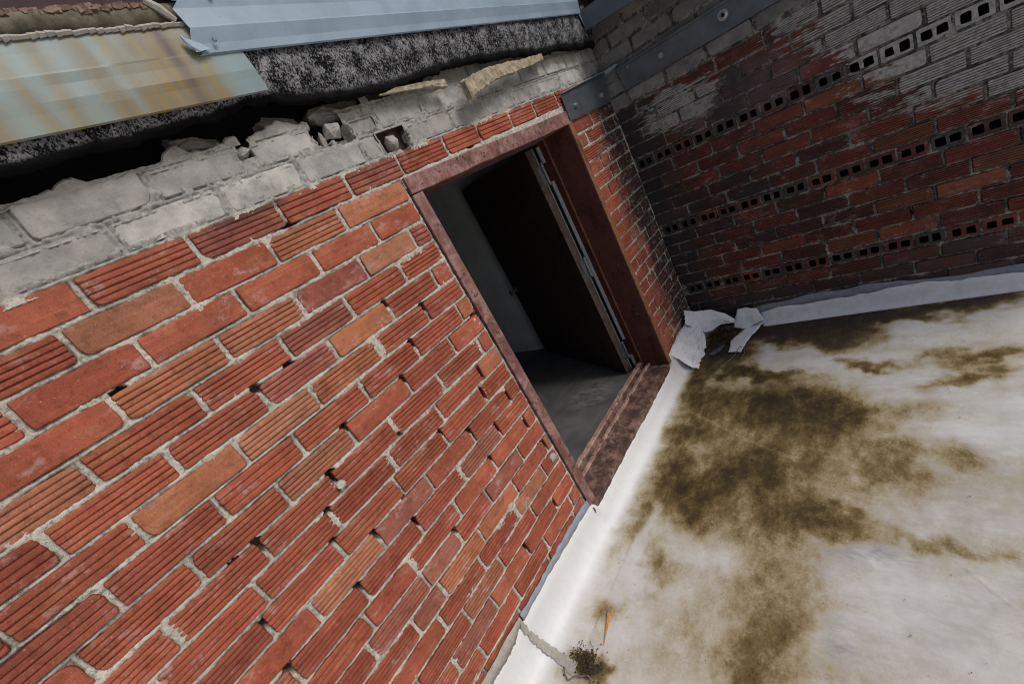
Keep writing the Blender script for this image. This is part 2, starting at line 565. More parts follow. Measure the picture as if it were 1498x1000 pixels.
def m_interior_floor(name):
    g = NT(name)
    v = g.pos
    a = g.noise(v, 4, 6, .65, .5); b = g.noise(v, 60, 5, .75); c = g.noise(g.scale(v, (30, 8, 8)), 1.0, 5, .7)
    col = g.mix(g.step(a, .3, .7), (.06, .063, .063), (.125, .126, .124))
    px, py, pz = g.xyz(v)
    d1 = g.math('DIVIDE', g.math('SUBTRACT', px, 11.5 * S), 2.6 * S); d2 = g.math('DIVIDE', g.math('SUBTRACT', py, 6.0 * S), 2.5 * S)
    dd = g.math('ADD', g.math('MULTIPLY', d1, d1), g.math('MULTIPLY', d2, d2))
    dust = g.math('MULTIPLY', g.step(dd, 1.2, .1), g.step(g.math('ADD', g.math('MULTIPLY', b, .35), c), .55, .95))
    col = g.mix(g.math('MULTIPLY', dust, .8), col, (.27, .26, .25))
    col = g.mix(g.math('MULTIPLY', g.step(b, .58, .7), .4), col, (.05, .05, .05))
    nrm = g.bump(b, .3, .002)
    return g.out(col, .7, nrm, spec=.3)


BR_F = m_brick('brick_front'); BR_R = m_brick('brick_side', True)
GREY = m_grey('grey_brick')
MO_F = m_mortar('mortar_front', (.57, .54, .465), (.43, .405, .35))
MO_R = m_mortar('mortar_side', (.42, .39, .34), (.17, .16, .145), True)  # darker mortar carries the side wall's shade in its colour
RIDGE_LIT = m_rust('lit_ridge', (.30, .18, .15), (.50, .34, .29), (.20, .11, .07), .8)  # caught light painted in as a paler pink
RUST = m_rust('rusty_paint', (.15, .062, .055), (.40, .25, .24), (.20, .10, .05), .75); RUST_SILL = m_rust('rusty_sill', (.06, .034, .03), (.42, .26, .21), (.15, .075, .04), .6)
RUST_JAMB = m_rust('jamb_paint', (.085, .024, .019), (.125, .05, .042), (.14, .05, .025), .5)
RUST_EDGE = m_rust('rust_edge', (.20, .08, .04), (.30, .15, .09), (.28, .12, .05), .5)
DOOR = m_rust('door_paint', (.034, .024, .020), (.075, .05, .042), (.06, .03, .016), .4)
DOOR_EDGE = m_rust('door_edge_paint', (.075, .058, .05), (.14, .115, .10), (.09, .045, .025), .6)
GALV = m_sheet('blue_sheet', (.25, .33, .41)); STAINED = m_sheet('stained_sheet', (.205, .28, .285), True)
DKSHEET = m_sheet('dark_sheet', (.10, .125, .155))
FELT = m_felt('roofing_felt')
TAR = m_plain('tar', (.007, .007, .008), .6, bumps=.9, var=.4, scale=60, spec=.25)
RIDGE = m_plain('ridge_coating', (.135, .12, .082), .85, bumps=.8, var=.55, scale=24)
GRAVEL = m_plain('gravel', (.22, .15, .11), .9, bumps=.6, var=.6, scale=50)
MAROON = m_plain('maroon_board', (.045, .018, .024), .7, var=.3)
INSUL = m_plain('yellow_insulation', (.37, .315, .225), .95, bumps=1.0, var=.45, scale=45, spec=.1)
STEEL = m_plain('galvanised_steel', (.135, .155, .17), .42, .55, bumps=.15, var=.22, scale=14)
BOLT = m_plain('bolt_steel', (.42, .43, .43), .35, .7, var=.3, scale=120)
MEMB = m_membrane('white_membrane')
FLAP = m_plain('torn_membrane', (.80, .81, .83), .55, bumps=.35, var=.10, scale=22)
SEAL_B = m_plain('grey_blue_mastic', (.25, .28, .325), .7, bumps=.4, var=.2, scale=40)
SEAL_T = m_plain('beige_mastic', (.36, .335, .30), .8, bumps=.4, var=.18, scale=60)
PLASTER = m_plain('grey_plaster', (.70, .745, .75), .9, bumps=.3, var=.14, scale=6)
IFLOOR = m_interior_floor('concrete_floor')
BLACK = m_plain('black_void', (.012, .012, .012), .9, var=.3)  # shade of the roof gap and soffit put into a near-black colour
STRIP = m_plain('pale_trim', (.72, .73, .75), .4, .2, var=.15)
WIRE = m_plain('wire', (.20, .20, .21), .4, .5, var=.4, scale=200)
DIRT = m_plain('dirt', (.075, .05, .028), .95, bumps=.8, var=.5, scale=120)
ORANGE = m_plain('orange_shard', (.50, .24, .05), .6, var=.4, scale=160)
CORE = m_plain('brick_core', (.11, .07, .055), .95, var=.4, scale=40)

# ================================================================== LARGE STRUCTURE
STAIN = [
(21.45, -7.33, 0.15, -5.56, -1.53, -0.56, 1.0, 'd'),
(19.2, -3.05, 0.27, -1.98, -2.67, -1.01, 1.0, 'd'),
(22.09, -12.5, -0.31, -5.15, -1.01, -0.17, 0.85, 'd'),
(22.31, -17.7, -0.15, -2.82, -0.81, -0.05, 0.8, 'd'),
(19.68, -10.79, 0.03, -2.29, -1.47, -0.27, 0.8, 'd'),
(16.12, -1.56, 2.41, -0.52, -1.19, -0.97, 0.8, 'b'),
(15.73, -5.79, -0.77, -3.16, -0.71, -0.31, 0.8, 'b'),
(11.96, -8.49, -0.63, -4.03, -2.35, -0.29, 0.62, 'b'),
(12.25, -7.66, -0.43, -2.7, -0.98, -0.14, 0.55, 'b'),
(10.69, -10.94, 0.52, -1.58, -1.18, -0.07, 0.5, 'b'),
(12.54, -3.05, -0.03, -2.18, -2.29, -0.59, 0.45, 'b'),
(9.47, -2.63, 0.08, -1.51, -1.89, -0.55, 0.45, 'b'),
(5.83, -2.78, 1.33, -0.62, -1.79, -1.18, 0.5, 'b'),
(3.73, -4.59, 0.33, -1.73, -1.61, -0.45, 0.62, 'b'),
(5.92, -7.5, 0.34, -2.34, -1.49, -0.26, 0.45, 'b'),
(8.24, -8.23, 0.41, -4.48, -3.17, -0.45, 0.35, 'b'),
(3.66, -11.1, 0.08, -2.4, -0.95, -0.07, 0.5, 'b'),
(3.59, -7.22, 0.75, -3.7, -2.34, -0.46, 0.3, 'b'),
(7.71, -13.27, 0.18, -1.53, -1.39, -0.0, 0.3, 'b'),
(8.42, -16.23, -0.1, -1.06, -0.89, 0.07, 0.3, 'b'),
(14.23, -17.23, 0.45, -1.73, -0.66, 0.01, 0.5, 'b'),
(15.87, -17.9, 0.32, -1.39, -0.58, 0.01, 0.5, 'b'),
(15.96, -12.77, -0.3, -1.31, -0.45, -0.04, 0.45, 'b'),
(11.48, -14.69, 0.01, -1.31, -1.0, 0.04, 0.22, 'b'),
(16.47, -16.06, 0.16, -1.66, -0.7, -0.01, 0.3, 'b'),
(-1.4, -4.14, 0.49, -0.52, -1.11, -0.69, 0.55, 'b'),
(1.68, -1.78, 2.13, -0.22, -0.28, -0.57, 0.5, 'b'),
(-4.18, -2.27, 0.49, -0.52, -0.34, -0.49, 0.4, 'b'),
(-6.8, -2.45, 0.43, -0.57, -0.46, -0.55, 0.95, 'd'),
(-7.65, -2.16, 0.15, -0.71, -0.42, -0.43, 0.5, 'b'),
(1.34, -9.51, 0.44, -1.6, -1.48, -0.2, 0.33, 'b'),
(-2.83, -9.94, 0.39, -1.01, -0.99, -0.14, 0.62, 'b'),
(-4.22, -8.71, 0.47, -1.14, -0.84, -0.17, 0.6, 'b'),
(-1.21, -9.31, 0.67, -1.97, -1.34, -0.21, 0.35, 'b'),
(-4.0, -10.68, 0.7, -1.64, -0.7, -0.08, 0.4, 'b'),
(6.47, -14.27, 0.26, -1.61, -1.26, 0.04, 0.2, 'b'),
(2.85, -15.58, 0.12, -1.28, -0.32, 0.02, 0.25, 'b'),
(2.97, -14.16, 0.05, -0.84, -0.34, 0.01, 0.2, 'b'),
(-4.08, -6.73, 0.62, -1.6, -1.07, -0.3, 0.15, 'b'),
(2.13, -12.34, 0.25, -2.12, -1.09, -0.03, 0.5, 'g'),
(-2.15, -12.02, 0.08, -0.54, -1.06, -0.05, 0.45, 'g'),
(-1.46, -13.47, 0.85, -2.18, -1.47, 0.01, 0.15, 'g'),
(6.8, -16.31, 0.38, -2.36, -3.34, 0.3, 0.22, 'g'),
(0.9, -16.29, 0.46, -1.32, -1.56, 0.17, 0.2, 'g'),
(13.88, -15.06, -0.22, -3.54, -2.4, 0.1, 0.25, 'g'),
(5.82, -10.2, 0.65, -4.07, -4.18, -0.39, 0.15, 'g')
]


def stain_at(x, y):
    """dirt lying on the membrane, course units; returns brown, black, grey amounts"""
    wx = x + .65 * fbm(x * .55, y * .55, 3) + .35 * fbm(x * 2, y * 2, 9)
    wy = y + .65 * fbm(x * .55, y * .55, 5) + .35 * fbm(x * 2, y * 2, 11)
    keep = np.ones_like(x); keepd = np.ones_like(x); keepg = np.ones_like(x)
    for (px, py, ax, ay, bx, by, s, k) in STAIN:
        det = ax * by - ay * bx
        dx = wx - px; dy = wy - py
        u = (dx * by - dy * bx) / det; v = (ax * dy - ay * dx) / det
        q = np.sqrt(u * u + v * v)
        m = 1 - sstep(.0, 1.8, q)
        if k == 'b':
            keep *= 1 - min(.97, s * (1.4 if px > 2.6 else .85)) * m
        elif k == 'd':
            keepd *= 1 - s * (1 - sstep(.45, 1.15, q)); keep *= 1 - .7 * s * (1 - sstep(.6, 1.7, q))
        else:
            keepg *= 1 - min(1, s * 1.3) * m
    base = .12 + .08 * fbm(x * .3, y * .3, 21) + .07 * fbm(x * .9, y * .35, 23) + .12 * np.exp(-((x - 5) / 9) ** 2 - ((y + 7) / 6) ** 2)
    st = 1 - keep * (1 - np.clip(base, 0, .3))
    # the upturn by the door wall has stayed clean; dirt starts along a soft edge
    edge = sstep(-.45, -1.5, y + .3 * fbm(x * .7, y * .7, 31))
    st = st * edge
    dk = (1 - keepd) * sstep(-.25, -.9, y)
    return np.clip(st, 0, 1), np.clip(dk, 0, 1), np.clip((1 - keepg) * edge, 0, 1)


def set_attr(me, name, arr):
    a = me.attributes.new(name, 'FLOAT', 'POINT')
    a.data.foreach_set('value', np.asarray(arr, np.float32).ravel())


# --- roof deck (walking surface), one sheet
xs = np.concatenate([[-400, -120, -60], np.arange(-34, 24.8, .13), [40, 120, 400]])
ys = np.concatenate([[-400, -120, -60], np.arange(-36, 3.2, .13)])
X, Y = np.meshgrid(xs, ys, indexing='ij')
inside = (X > -40) & (X < 30) & (Y > -45)
Zr = .05 * fbm(X * .35, Y * .35, 41) + .012 * fbm(X * 1.6, Y * 1.6, 43)
Zr = np.where(inside, Zr, 0) - .03
a, b, c = stain_at(X.ravel(), Y.ravel())
V = np.stack([X.ravel() * S, Y.ravel() * S, (Zr.ravel()) * S], 1)
me = mesh('roof_deck', V, grid_faces(len(xs), len(ys)), True)
set_attr(me, 'stain', a); set_attr(me, 'dark', b); set_attr(me, 'grey', c)
deck = link('roof_deck', me, MEMB, kind='structure')

# --- interior shell behind the doorway
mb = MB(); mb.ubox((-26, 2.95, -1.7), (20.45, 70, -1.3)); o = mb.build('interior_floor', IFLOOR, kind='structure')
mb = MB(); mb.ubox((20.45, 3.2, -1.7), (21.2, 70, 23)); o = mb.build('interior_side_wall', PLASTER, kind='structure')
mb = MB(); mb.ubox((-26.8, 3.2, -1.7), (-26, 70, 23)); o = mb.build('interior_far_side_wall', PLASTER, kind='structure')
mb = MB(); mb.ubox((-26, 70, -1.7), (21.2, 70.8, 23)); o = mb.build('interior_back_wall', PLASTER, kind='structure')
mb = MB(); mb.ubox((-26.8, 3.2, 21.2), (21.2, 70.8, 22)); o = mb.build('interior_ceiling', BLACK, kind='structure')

COLS = [(.355, .098, .056), (.315, .085, .051), (.37, .150, .088), (.39, .138, .072), (.31, .112, .078), (.285, .092, .068)]


# ------------------------------------------------------------------ bricks
def brick_mesh(L, H, style, rng, ribs=4, D=.045, chip=1.0):
    """one brick in metres: face towards -y at y=0, centred on x and z"""
    h = H / 2
    if style == 'r':
        prof = [(-h, .0022), (-h + .0018, .0003), (-h + .005, 0)]
        pitch = H / ribs
        skew = rng.uniform(-.15, .15) * pitch
        for i in range(1, ribs):
            zc = -h + i * pitch + skew * .3 + rng.uniform(-.0006, .0006)
            w = min(.0023, pitch * .2); d = rng.uniform(.0024, .0036)
            prof += [(zc - w * 2, 0), (zc - w, .0005), (zc - w * .35, d), (zc + w * .35, d), (zc + w, .0005), (zc + w * 2, 0)]
        prof += [(h - .005, 0), (h - .0018, .0003), (h, .0022)]
    else:
        prof = [(-h, .0028), (-h + .0018, .0005), (-h + .007, 0), (-h * .35, 0), (h * .35, 0), (h - .007, 0), (h - .0018, .0005), (h, .0028)]
    nx = max(5, int(L / .022) + 1)
    xs_ = np.concatenate([[-L / 2, -L / 2 + .002, -L / 2 + .009], np.linspace(-L / 2 + .022, L / 2 - .022, nx), [L / 2 - .009, L / 2 - .002, L / 2]])
    nxx = len(xs_)
    rc = [[max(.002, abs(rng.gauss(.002, .004))) * chip if rng.random() < .8 else rng.uniform(.008, .018) * chip for _ in range(2)] for _ in range(2)]
    ph = rng.uniform(0, 99)
    V = []
    for zi, (z, y) in enumerate(prof):
        def cut(end, z):
            r = rc[end][0 if z < 0 else 1]
            t = abs(z) - (h - r)
            base = (r - math.sqrt(max(0, r * r - t * t))) if t > 0 else 0
            return base + .0012 * chip * (1 + float(fbm(ph + end * 7, z * 160, 5, 2)))
        cl, cr = cut(0, z), cut(1, z)
        for xi, x in enumerate(xs_):
            f = (x + L / 2) / L
            xx = x + cl * (1 - f) ** 3 - cr * f ** 3 if 2 < xi < nxx - 3 else (x + cl if xi <= 2 else x - cr)
            yy = y
            if xi in (0, nxx - 1): yy += .003
            elif xi in (1, nxx - 2): yy += .0004
            zz = z
            if zi in (0, len(prof) - 1):
                zz += .0011 * chip * float(fbm(x * 55 + ph, zi, 8, 2))
            yy += .0002 * rng.uniform(-1, 1) + .0005 * float(fbm(x * 14 + ph, z * 9, 4, 2))
            V.append((xx, yy, zz))
    nz = len(prof)
    F = []
    for i in range(nz - 1):
        for j in range(nxx - 1):
            a = i * nxx + j
            F.append((a, a + 1, a + nxx + 1, a + nxx))
    ring = [j for j in range(nxx)] + [i * nxx + nxx - 1 for i in range(1, nz)] + [(nz - 1) * nxx + j for j in range(nxx - 2, -1, -1)] + [i * nxx for i in range(nz - 2, 0, -1)]
    n0 = len(V)
    for r_ in ring:
        x, y, z = V[r_]; V.append((x, D, z))
    m_ = len(ring)
    for k in range(m_):
        F.append((ring[k], n0 + k, n0 + (k + 1) % m_, ring[(k + 1) % m_]))
    return mesh('brick', V, F)


def hollow_mesh(L, H, rng):
    """header end of a hollow brick: a face with two rounded square cells going in"""
    h = H / 2; w = L / 2
    V = []; F = []
    D = .10
    cells = []
    for s in (-1, 1):
        cx_ = s * L * .225 + rng.uniform(-.0015, .0015); cw = L * .155 * rng.uniform(.88, 1.1); ch = H * .29 * rng.uniform(.85, 1.12)
        ring = []
        r = .005
        for (qx, qz, a0) in ((1, -1, -90), (1, 1, 0), (-1, 1, 90), (-1, -1, 180)):
            for a in (a0, a0 + 45, a0 + 90):
                ring.append((cx_ + qx * (cw - r) + r * math.cos(math.radians(a)) + rng.uniform(-.0013, .0013), qz * (ch - r) + r * math.sin(math.radians(a)) + rng.uniform(-.0015, .0015)))
        cells.append(ring)
    bm = bmesh.new()
    outer = []
    for (x, z) in [(-w + .003, -h), (0, -h), (w - .003, -h), (w, -h + .003), (w, 0), (w, h - .003), (w - .003, h), (0, h), (-w + .003, h), (-w, h - .003), (-w, 0), (-w, -h + .003)]:
        outer.append(bm.verts.new((x + rng.uniform(-.0008, .0008), rng.uniform(0, .0012), z + rng.uniform(-.0008, .0008))))
    es = [bm.edges.new((outer[i], outer[(i + 1) % len(outer)])) for i in range(len(outer))]
    rings = []
    for c_ in cells:
        vs = [bm.verts.new((x, rng.uniform(0, .0008), z)) for x, z in c_]
        rings.append(vs)
        es += [bm.edges.new((vs[i], vs[(i + 1) % len(vs)])) for i in range(len(vs))]
    bmesh.ops.triangle_fill(bm, use_beauty=True, use_dissolve=False, edges=es)
    for vs in rings:
        back = [bm.verts.new((v.co.x, D, v.co.z)) for v in vs]
        n = len(vs)
        for i in range(n):
            bm.faces.new((vs[i], vs[(i + 1) % n], back[(i + 1) % n], back[i]))
        bm.faces.new(back)
    back = [bm.verts.new((v.co.x, D + .004, v.co.z)) for v in outer]
    n = len(outer)
    for i in range(n):
        bm.faces.new((outer[(i + 1) % n], outer[i], back[i], back[(i + 1) % n]))
    bm.faces.new(back)
    bmesh.ops.recalc_face_normals(bm, faces=bm.faces)
    me = bpy.data.meshes.new('hollow_brick')
    bm.to_mesh(me); bm.free()
    return me


GREYC = [(.46, .45, .42), (.40, .39, .37), (.50, .485, .45), (.36, .345, .32)]


def lay(wall, bricks, mat, rng, prefix='brick'):
    """bricks: (u0,u1,z0,z1,style,colour,recess) in course units along the wall; each is an object"""
    for (u0, u1, z0, z1, st, colr, rec) in bricks:
        L = (u1 - u0) * S - rng.uniform(.0068, .0098); H = (z1 - z0) * S - rng.uniform(.0090, .0112)
        if L < .014: continue
        if st == 'h':
            me = hollow_mesh(L, H, rng); nm = 'hollow_brick'; m = mat
        elif st == 'g':
            me = brick_mesh(L, H, 's', rng, chip=1.7); nm = 'grey_brick'; m = GREY
        elif st == 'r':
            me = brick_mesh(L, H, 'r', rng, ribs=rng.choice((4, 5, 5)) if mat is BR_F else rng.choice((6, 7)))
            nm = 'brick'; m = mat
        else:
            me = brick_mesh(L, H, 's', rng); nm = 'brick'; m = mat
        o = link(nm, me, m, wall, (((u0 + u1) / 2) * S, rec + rng.uniform(-.0012, .0016), ((z0 + z1) / 2 + ZF) * S + rng.uniform(-.001, .001)),
                 (rng.uniform(-.006, .006), rng.uniform(-.007, .007), rng.uniform(-.006, .006)))
        j = rng.uniform(.86, 1.13) if st != 'g' else rng.uniform(.93, 1.06); h_ = rng.uniform(.95, 1.07) if st != 'g' else 1.0
        o.color = (colr[0] * j, colr[1] * j * h_, colr[2] * j * h_, 1)


def mortar_sheet(wall, bricks, u0, u1, z0, z1, mat, res, voids=(), holes=(), seed=1, base=.0026, kind=None):
    """rough raked mortar between the bricks; cells under the bricks are left out"""
    us = np.arange(u0 * S, u1 * S, res); zs = np.arange((z0 + ZF) * S, (z1 + ZF) * S, res)
    UU, ZZ = np.meshgrid(us, zs, indexing='ij')
    d = np.full(UU.shape, .02)            # distance outside the nearest brick (negative = under it)
    flush = np.zeros(UU.shape)
    for (a, b, c, e, st, colr, rec) in bricks:
        x0, x1 = a * S + .0041, b * S - .0041; y0, y1 = (c + ZF) * S + .0050, (e + ZF) * S - .0050
        i0 = np.searchsorted(us, x0 - .02); i1 = np.searchsorted(us, x1 + .02)
        j0 = np.searchsorted(zs, y0 - .02); j1 = np.searchsorted(zs, y1 + .02)
        if i1 <= i0 or j1 <= j0: continue
        su, sz = UU[i0:i1, j0:j1], ZZ[i0:i1, j0:j1]
        dd = np.maximum(np.maximum(x0 - su, su - x1), np.maximum(y0 - sz, sz - y1))
        d[i0:i1, j0:j1] = np.minimum(d[i0:i1, j0:j1], dd)
        if st == 'g':
            flush[i0:i1, j0:j1] = 1
    n_big = fbm(UU * 60, ZZ * 60, seed); n_mid = fbm(UU * 190, ZZ * 190, seed + 3); n_lo = fbm(UU * 14, ZZ * 14, seed + 5)
    lip = sstep(.0042, .0005, d + .0012 * n_mid)
    y = base + .0013 * n_lo + .0026 * n_big + .0026 * n_mid + lip * (.0042 + .0034 * n_lo) * (1 - .75 * flush)
    y -= .0012 * flush
    crack = flush * sstep(.0032, .0010, np.abs(d + .001 * n_mid)) * sstep(-.35, .15, n_lo + .3 * n_big)
    y += .005 * crack
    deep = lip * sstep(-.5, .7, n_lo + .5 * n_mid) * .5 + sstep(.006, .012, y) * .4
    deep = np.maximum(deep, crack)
    for (vu, vz, ru, rz) in voids:
        q = np.sqrt(((UU / S - vu) / ru) ** 2 + ((ZZ / S - ZF - vz) / rz) ** 2) + .35 * n_mid
        k = sstep(1.1, .8, q)
        y += .032 * k; deep = np.maximum(deep, k)
    keep = d > -.0075
    for (a, b, c, e) in holes:
        keep &= ~((UU / S > a) & (UU / S < b) & (ZZ / S - ZF > c) & (ZZ / S - ZF < e))
    cellkeep = keep[:-1, :-1] | keep[1:, :-1] | keep[:-1, 1:] | keep[1:, 1:]
    for (a, b, c, e) in holes:
        uc = (UU[:-1, :-1] + res / 2) / S; zc = (ZZ[:-1, :-1] + res / 2) / S - ZF
        cellkeep &= ~((uc > a) & (uc < b) & (zc > c) & (zc < e))
    nz = len(zs)
    ii, jj = np.nonzero(cellkeep)
    q = ii * nz + jj
    F = np.stack([q, q + nz, q + nz + 1, q + 1], 1)
    used, inv = np.unique(F.ravel(), return_inverse=True)
    V = np.stack([UU.ravel()[used], y.ravel()[used], ZZ.ravel()[used]], 1)
    me = mesh('mortar', V, inv.reshape(-1, 4).tolist(), True)
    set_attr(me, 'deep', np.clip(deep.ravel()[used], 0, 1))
    link('mortar', me, mat, wall, (0, 0, 0), kind='stuff')


# ------------------------------------------------------------------ the door wall
rng = random.Random(11)
front = thing('brick_wall', 'red ribbed brick wall with pale mortar and grey top courses around the rusty doorway', 'wall', (0, 0, 0))
FJ = {-1: [], 0: [-9.56, -3.73, -0.89], 1: [-10.67, -7.82, -4.91, -1.93], 2: [-9.11, -6.39, -3.4], 3: [-10.02, -7.17, -4.17, -1.41], 4: [-10.86, -9.2, -6.44, -3.49, -0.44], 5: [-12.44, -9.5, -7.3, -5.03, -2.15], 6: [-11.86, -9.53, -6.6, -3.79, -0.81], 7: [-14.31, -11.35, -8.38, -5.45, -2.5], 8: [-12.8, -9.83, -6.92, -3.94, -0.9], 9: [-13.93, -11.03, -8.03, -5.19, -2.17], 10: [-13.41, -10.52, -7.63, -4.68, -1.63], 11: [-15.41, -12.59, -9.71, -6.75, -3.78, -0.8], 12: [-16.84, -14.07, -11.18, -8.28, -5.21, -2.21], 13: [-15.6, -12.65, -9.85, -6.87, -3.93, -0.86], 14: [-17.2, -14.27, -11.26, -8.45, -5.33, -2.45], 15: [-15.54, -12.67, -9.75, -6.88, -3.96, -1.08], 16: [-14.09, -11.16, -8.21, -5.38, -2.4], 17: [-12.73, -9.74, -6.91, -3.89, -1.01], 18: [-14.27, -11.39, -8.44, -5.45, -2.54], 19: [-12.49, -9.57, -6.57, -3.5], 20: [-11.53, -8.55, -5.48, -2.44, 0.49, 3.64, 6.37, 9.51, 12.2]}
SPECIAL = [(-11.14,19,'s',2),(-8.15,19,'s',0),(-10.03,18,'s',0),(-7.07,18,'s',0),(-12.96,18,'s',1),(-14.03,17,'s',0),(-2.04,19,'s',3),(-4.00,18,'s',0),(-1.44,18,'s',0),(-5.53,15,'s',3),(-12.79,14,'s',3),(-8.37,8,'s',4),(-0.12,13,'s',3),(-1.16,10,'s',3),(-0.37,11,'s',0),(-1.65,6,'s',0),(-0.51,5,'s',0),(-0.36,6,'s',0),(-3.57,5,'s',4),(-5.25,6,'s',0),(-4.67,4,'s',3),(-2.73,3,'s',2),(-2.03,2,'s',0),(-0.86,2,'s',0),(-6.01,4,'s',0),(-1.51,3,'s',3),(-9.18,5,'s',4),(-9.75,4,'s',4),(-10.79,3,'s',0),(-6.77,1,'s',0),(-0.76,0,'s',0),(-2.40,0,'s',0),(0.19,3,'s',3),(-6.88,14,'r',3),(-8.34,15,'r',5),(-7.10,16,'r',5),(-15.00,16,'r',2),(-12.49,8,'r',2),(-9.55,21,'r',0),(-6.85,20,'r',5),(-11.12,17,'r',3),(-10.25,22,'r',0),(-14.68,13,'r',1),(-16.14,13,'r',1),(-14.56,11,'r',0)]
fb = []
XL = -24.0


def style_for(u0, u1, k, smooth_p=.16):
    for (x, kk, st, c) in SPECIAL:
        if kk == k and u0 < x < u1: return st, COLS[c]
    st = 's' if rng.random() < smooth_p else 'r'
    return st, COLS[rng.choices((0, 1, 2, 3, 4, 5), (14, 8, 1, .5, 1, .7))[0]]


for k in range(-2, 21):
    j = list(FJ.get(k, []))
    if not j: j = [-11.5 + (1.5 if k % 2 else 0), -8.6 + (1.5 if k % 2 else 0), -5.6 + (1.5 if k % 2 else 0), -2.7 + (1.5 if k % 2 else 0)]
    if k == 0: j = [-9.56, -6.65, -3.73, -.89]
    while j[0] > XL: j.insert(0, j[0] - 2.95 + rng.uniform(-.08, .08))
    if k < 20: j.append(.06)
    else: j += [15.1, 18.1, 20.6, 22.5]
    for u0, u1 in zip(j[:-1], j[1:]):
        st, c = style_for(u0, u1, k, .34 if k < 7 and u0 > -9 else .12)
        fb.append((u0, u1, k, k + 1.0 + (.04 if k == 20 else 0), st, c, rng.uniform(-.001, .0015)))
# strip between the frame and the corner
for k in range(-3, 20):
    j = [15.62, (17.3 if k % 2 else 18.6) + rng.uniform(-.5, .5)]
    while j[-1] < 20.6: j.append(j[-1] + rng.choice((1.5, 2.1, 2.9)) + rng.uniform(-.1, .1))
    j.append(22.55)
    if j[-1] - j[-2] < .5: j.pop(-2)
    for u0, u1 in zip(j[:-1], j[1:]):
        st = rng.choices(('s', 'r'), (.55, .45))[0]
        fb.append((u0, u1, k, k + 1.0, st, COLS[rng.choices((0, 1, 3, 2), (5, 5, 3, 1))[0]], rng.uniform(-.001, .002)))
# grey courses
j21 = [-24.4, -21.5, -18.6, -15.7, -12.9, -10.06, -6.89, -3.91, -.92, .10]
j21b = [1.78, 4.89, 7.78, 10.64, 13.59, 16.46, 19.4, 22.5]
j22 = [-23.3, -20.4, -17.4, -14.5, -11.56, -8.46, -5.52]
j22b = [.62, 3.51, 6.3, 9.08, 12.18, 15.13, 18.01, 20.7, 22.5]
gb = []
for J_, z0, z1 in ((j21, 21.04, 22.05), (j21b, 21.04, 22.05), (j22, 22.05, 23.08), (j22b, 22.05, 23.08)):
    for u0, u1 in zip(J_[:-1], J_[1:]):
        gb.append((u0, u1, z0, z1, 'g', rng.choice(GREYC), .001 + rng.uniform(-.001, .002)))
gb.append((-5.15, -2.62, 22.05, 23.0, 'g', GREYC[0], .002))
gb.append((-1.0, .62, 22.05, 22.9, 'g', GREYC[3], .005))
gb.append((-2.2, .5, 23.08, 23.75, 'g', (.23, .19, .155), .022)); gb.append((.5, 2.2, 23.08, 23.9, 'g', (.20, .17, .145), .03))
for u0, u1 in zip([2.2, 5.0, 8.0, 10.9, 13.8, 16.7, 19.6], [5.0, 8.0, 10.9, 13.8, 16.7, 19.6, 22.5]):
    gb.append((u0, u1, 23.08, 24.05, 'g', rng.choice(GREYC), .006))
allb = fb + gb
VOIDS = [(-8.45, 15.95, .18, .16), (-9.75, 15.93, .16, .2), (-13.35, 11.8, .2, .2), (-12.6, 11.75, .16, .3), (-9.7, 11.85, .2, .22), (-9.7, 11.7, .14, .3),
         (-6.75, 11.1, .15, .12), (-9.85, 8.8, .16, .3), (-8.38, 7.75, .16, .25), (-7.3, 5.9, .14, .22), (-5.2, 9.8, .18, .16), (-8.15, 9.1, .1, .4), (-8.28, 12.9, .15, .2),
         (-5.21, 12.8, .18, .22), (-3.93, 13.8, .2, .2), (-3.96, 15.85, .15, .2), (-2.45, 14.8, .2, .22), (-1.63, 10.5, .13, .4), (-.9, 8.4, .13, .3), (-2.17, 9.6, .13, .35),
         (-3.94, 8.75, .16, .2), (-2.5, 7.7, .2, .3), (-.81, 6.4, .14, .3), (-1.2, 5.6, .12, .3), (-.5, 4.55, .25, .3), (-.15, 12.9, .2, .3), (-5.48, 20.1, .5, .08), (-3.8, 6.8, .14, .2),
         (-11.4, 7.8, .2, .25), (-14.3, 7.8, .2, .25), (-8.1, 4.5, .5, .1), (-4.9, 1.7, .14, .25), (-1.9, 1.5, .12, .3), (-10.5, 10.9, .16, .14), (5.3, 20.05, .35, .08), (-11.0, 9.9, .2, .12),
         (18.4, 12.6, .2, .25), (19.6, 16.5, .2, .25), (-14.0, 9.6, .5, .2), (-12.4, 17.95, .2, .1), (-1.3, 22.3, .5, .35), (-2.3, 22.6, .35, .5), (1.35, 21.4, .5, .5)]
HOLES = [(.06, 15.55, -1.4, 19.5), (.12, 1.72, 21.1, 22.0), (-2.55, -1.1, 22.25, 23.2), (-5.5, -5.0, 22.5, 23.3), (-26, -2.4, 23.12, 30)]
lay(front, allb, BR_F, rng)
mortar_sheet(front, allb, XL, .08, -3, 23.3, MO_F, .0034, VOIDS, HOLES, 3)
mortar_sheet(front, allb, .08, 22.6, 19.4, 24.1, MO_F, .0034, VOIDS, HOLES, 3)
mortar_sheet(front, allb, 15.5, 22.6, -3, 19.4, MO_F, .0036, VOIDS, (), 3)
mb = MB()
mb.ubox((XL - 6, .62, -4), (-.05, 3.0, 20)); mb.ubox((15.6, .62, -4), (23.5, 3.0, 20)); mb.ubox((XL - 6, .62, 20), (23.5, 3.0, 22.3))
mb.build('wall_core', CORE, front)
mb = MB()
mb.ubox((2.3, .9, 22.3), (23.5, 3.0, 24.3)); mb.ubox((XL - 6, 1.6, 22.3), (2.3, 3.0, 24.6))
mb.build('backing_board', BLACK, front)  # black colour adds to the shade in the roof gap


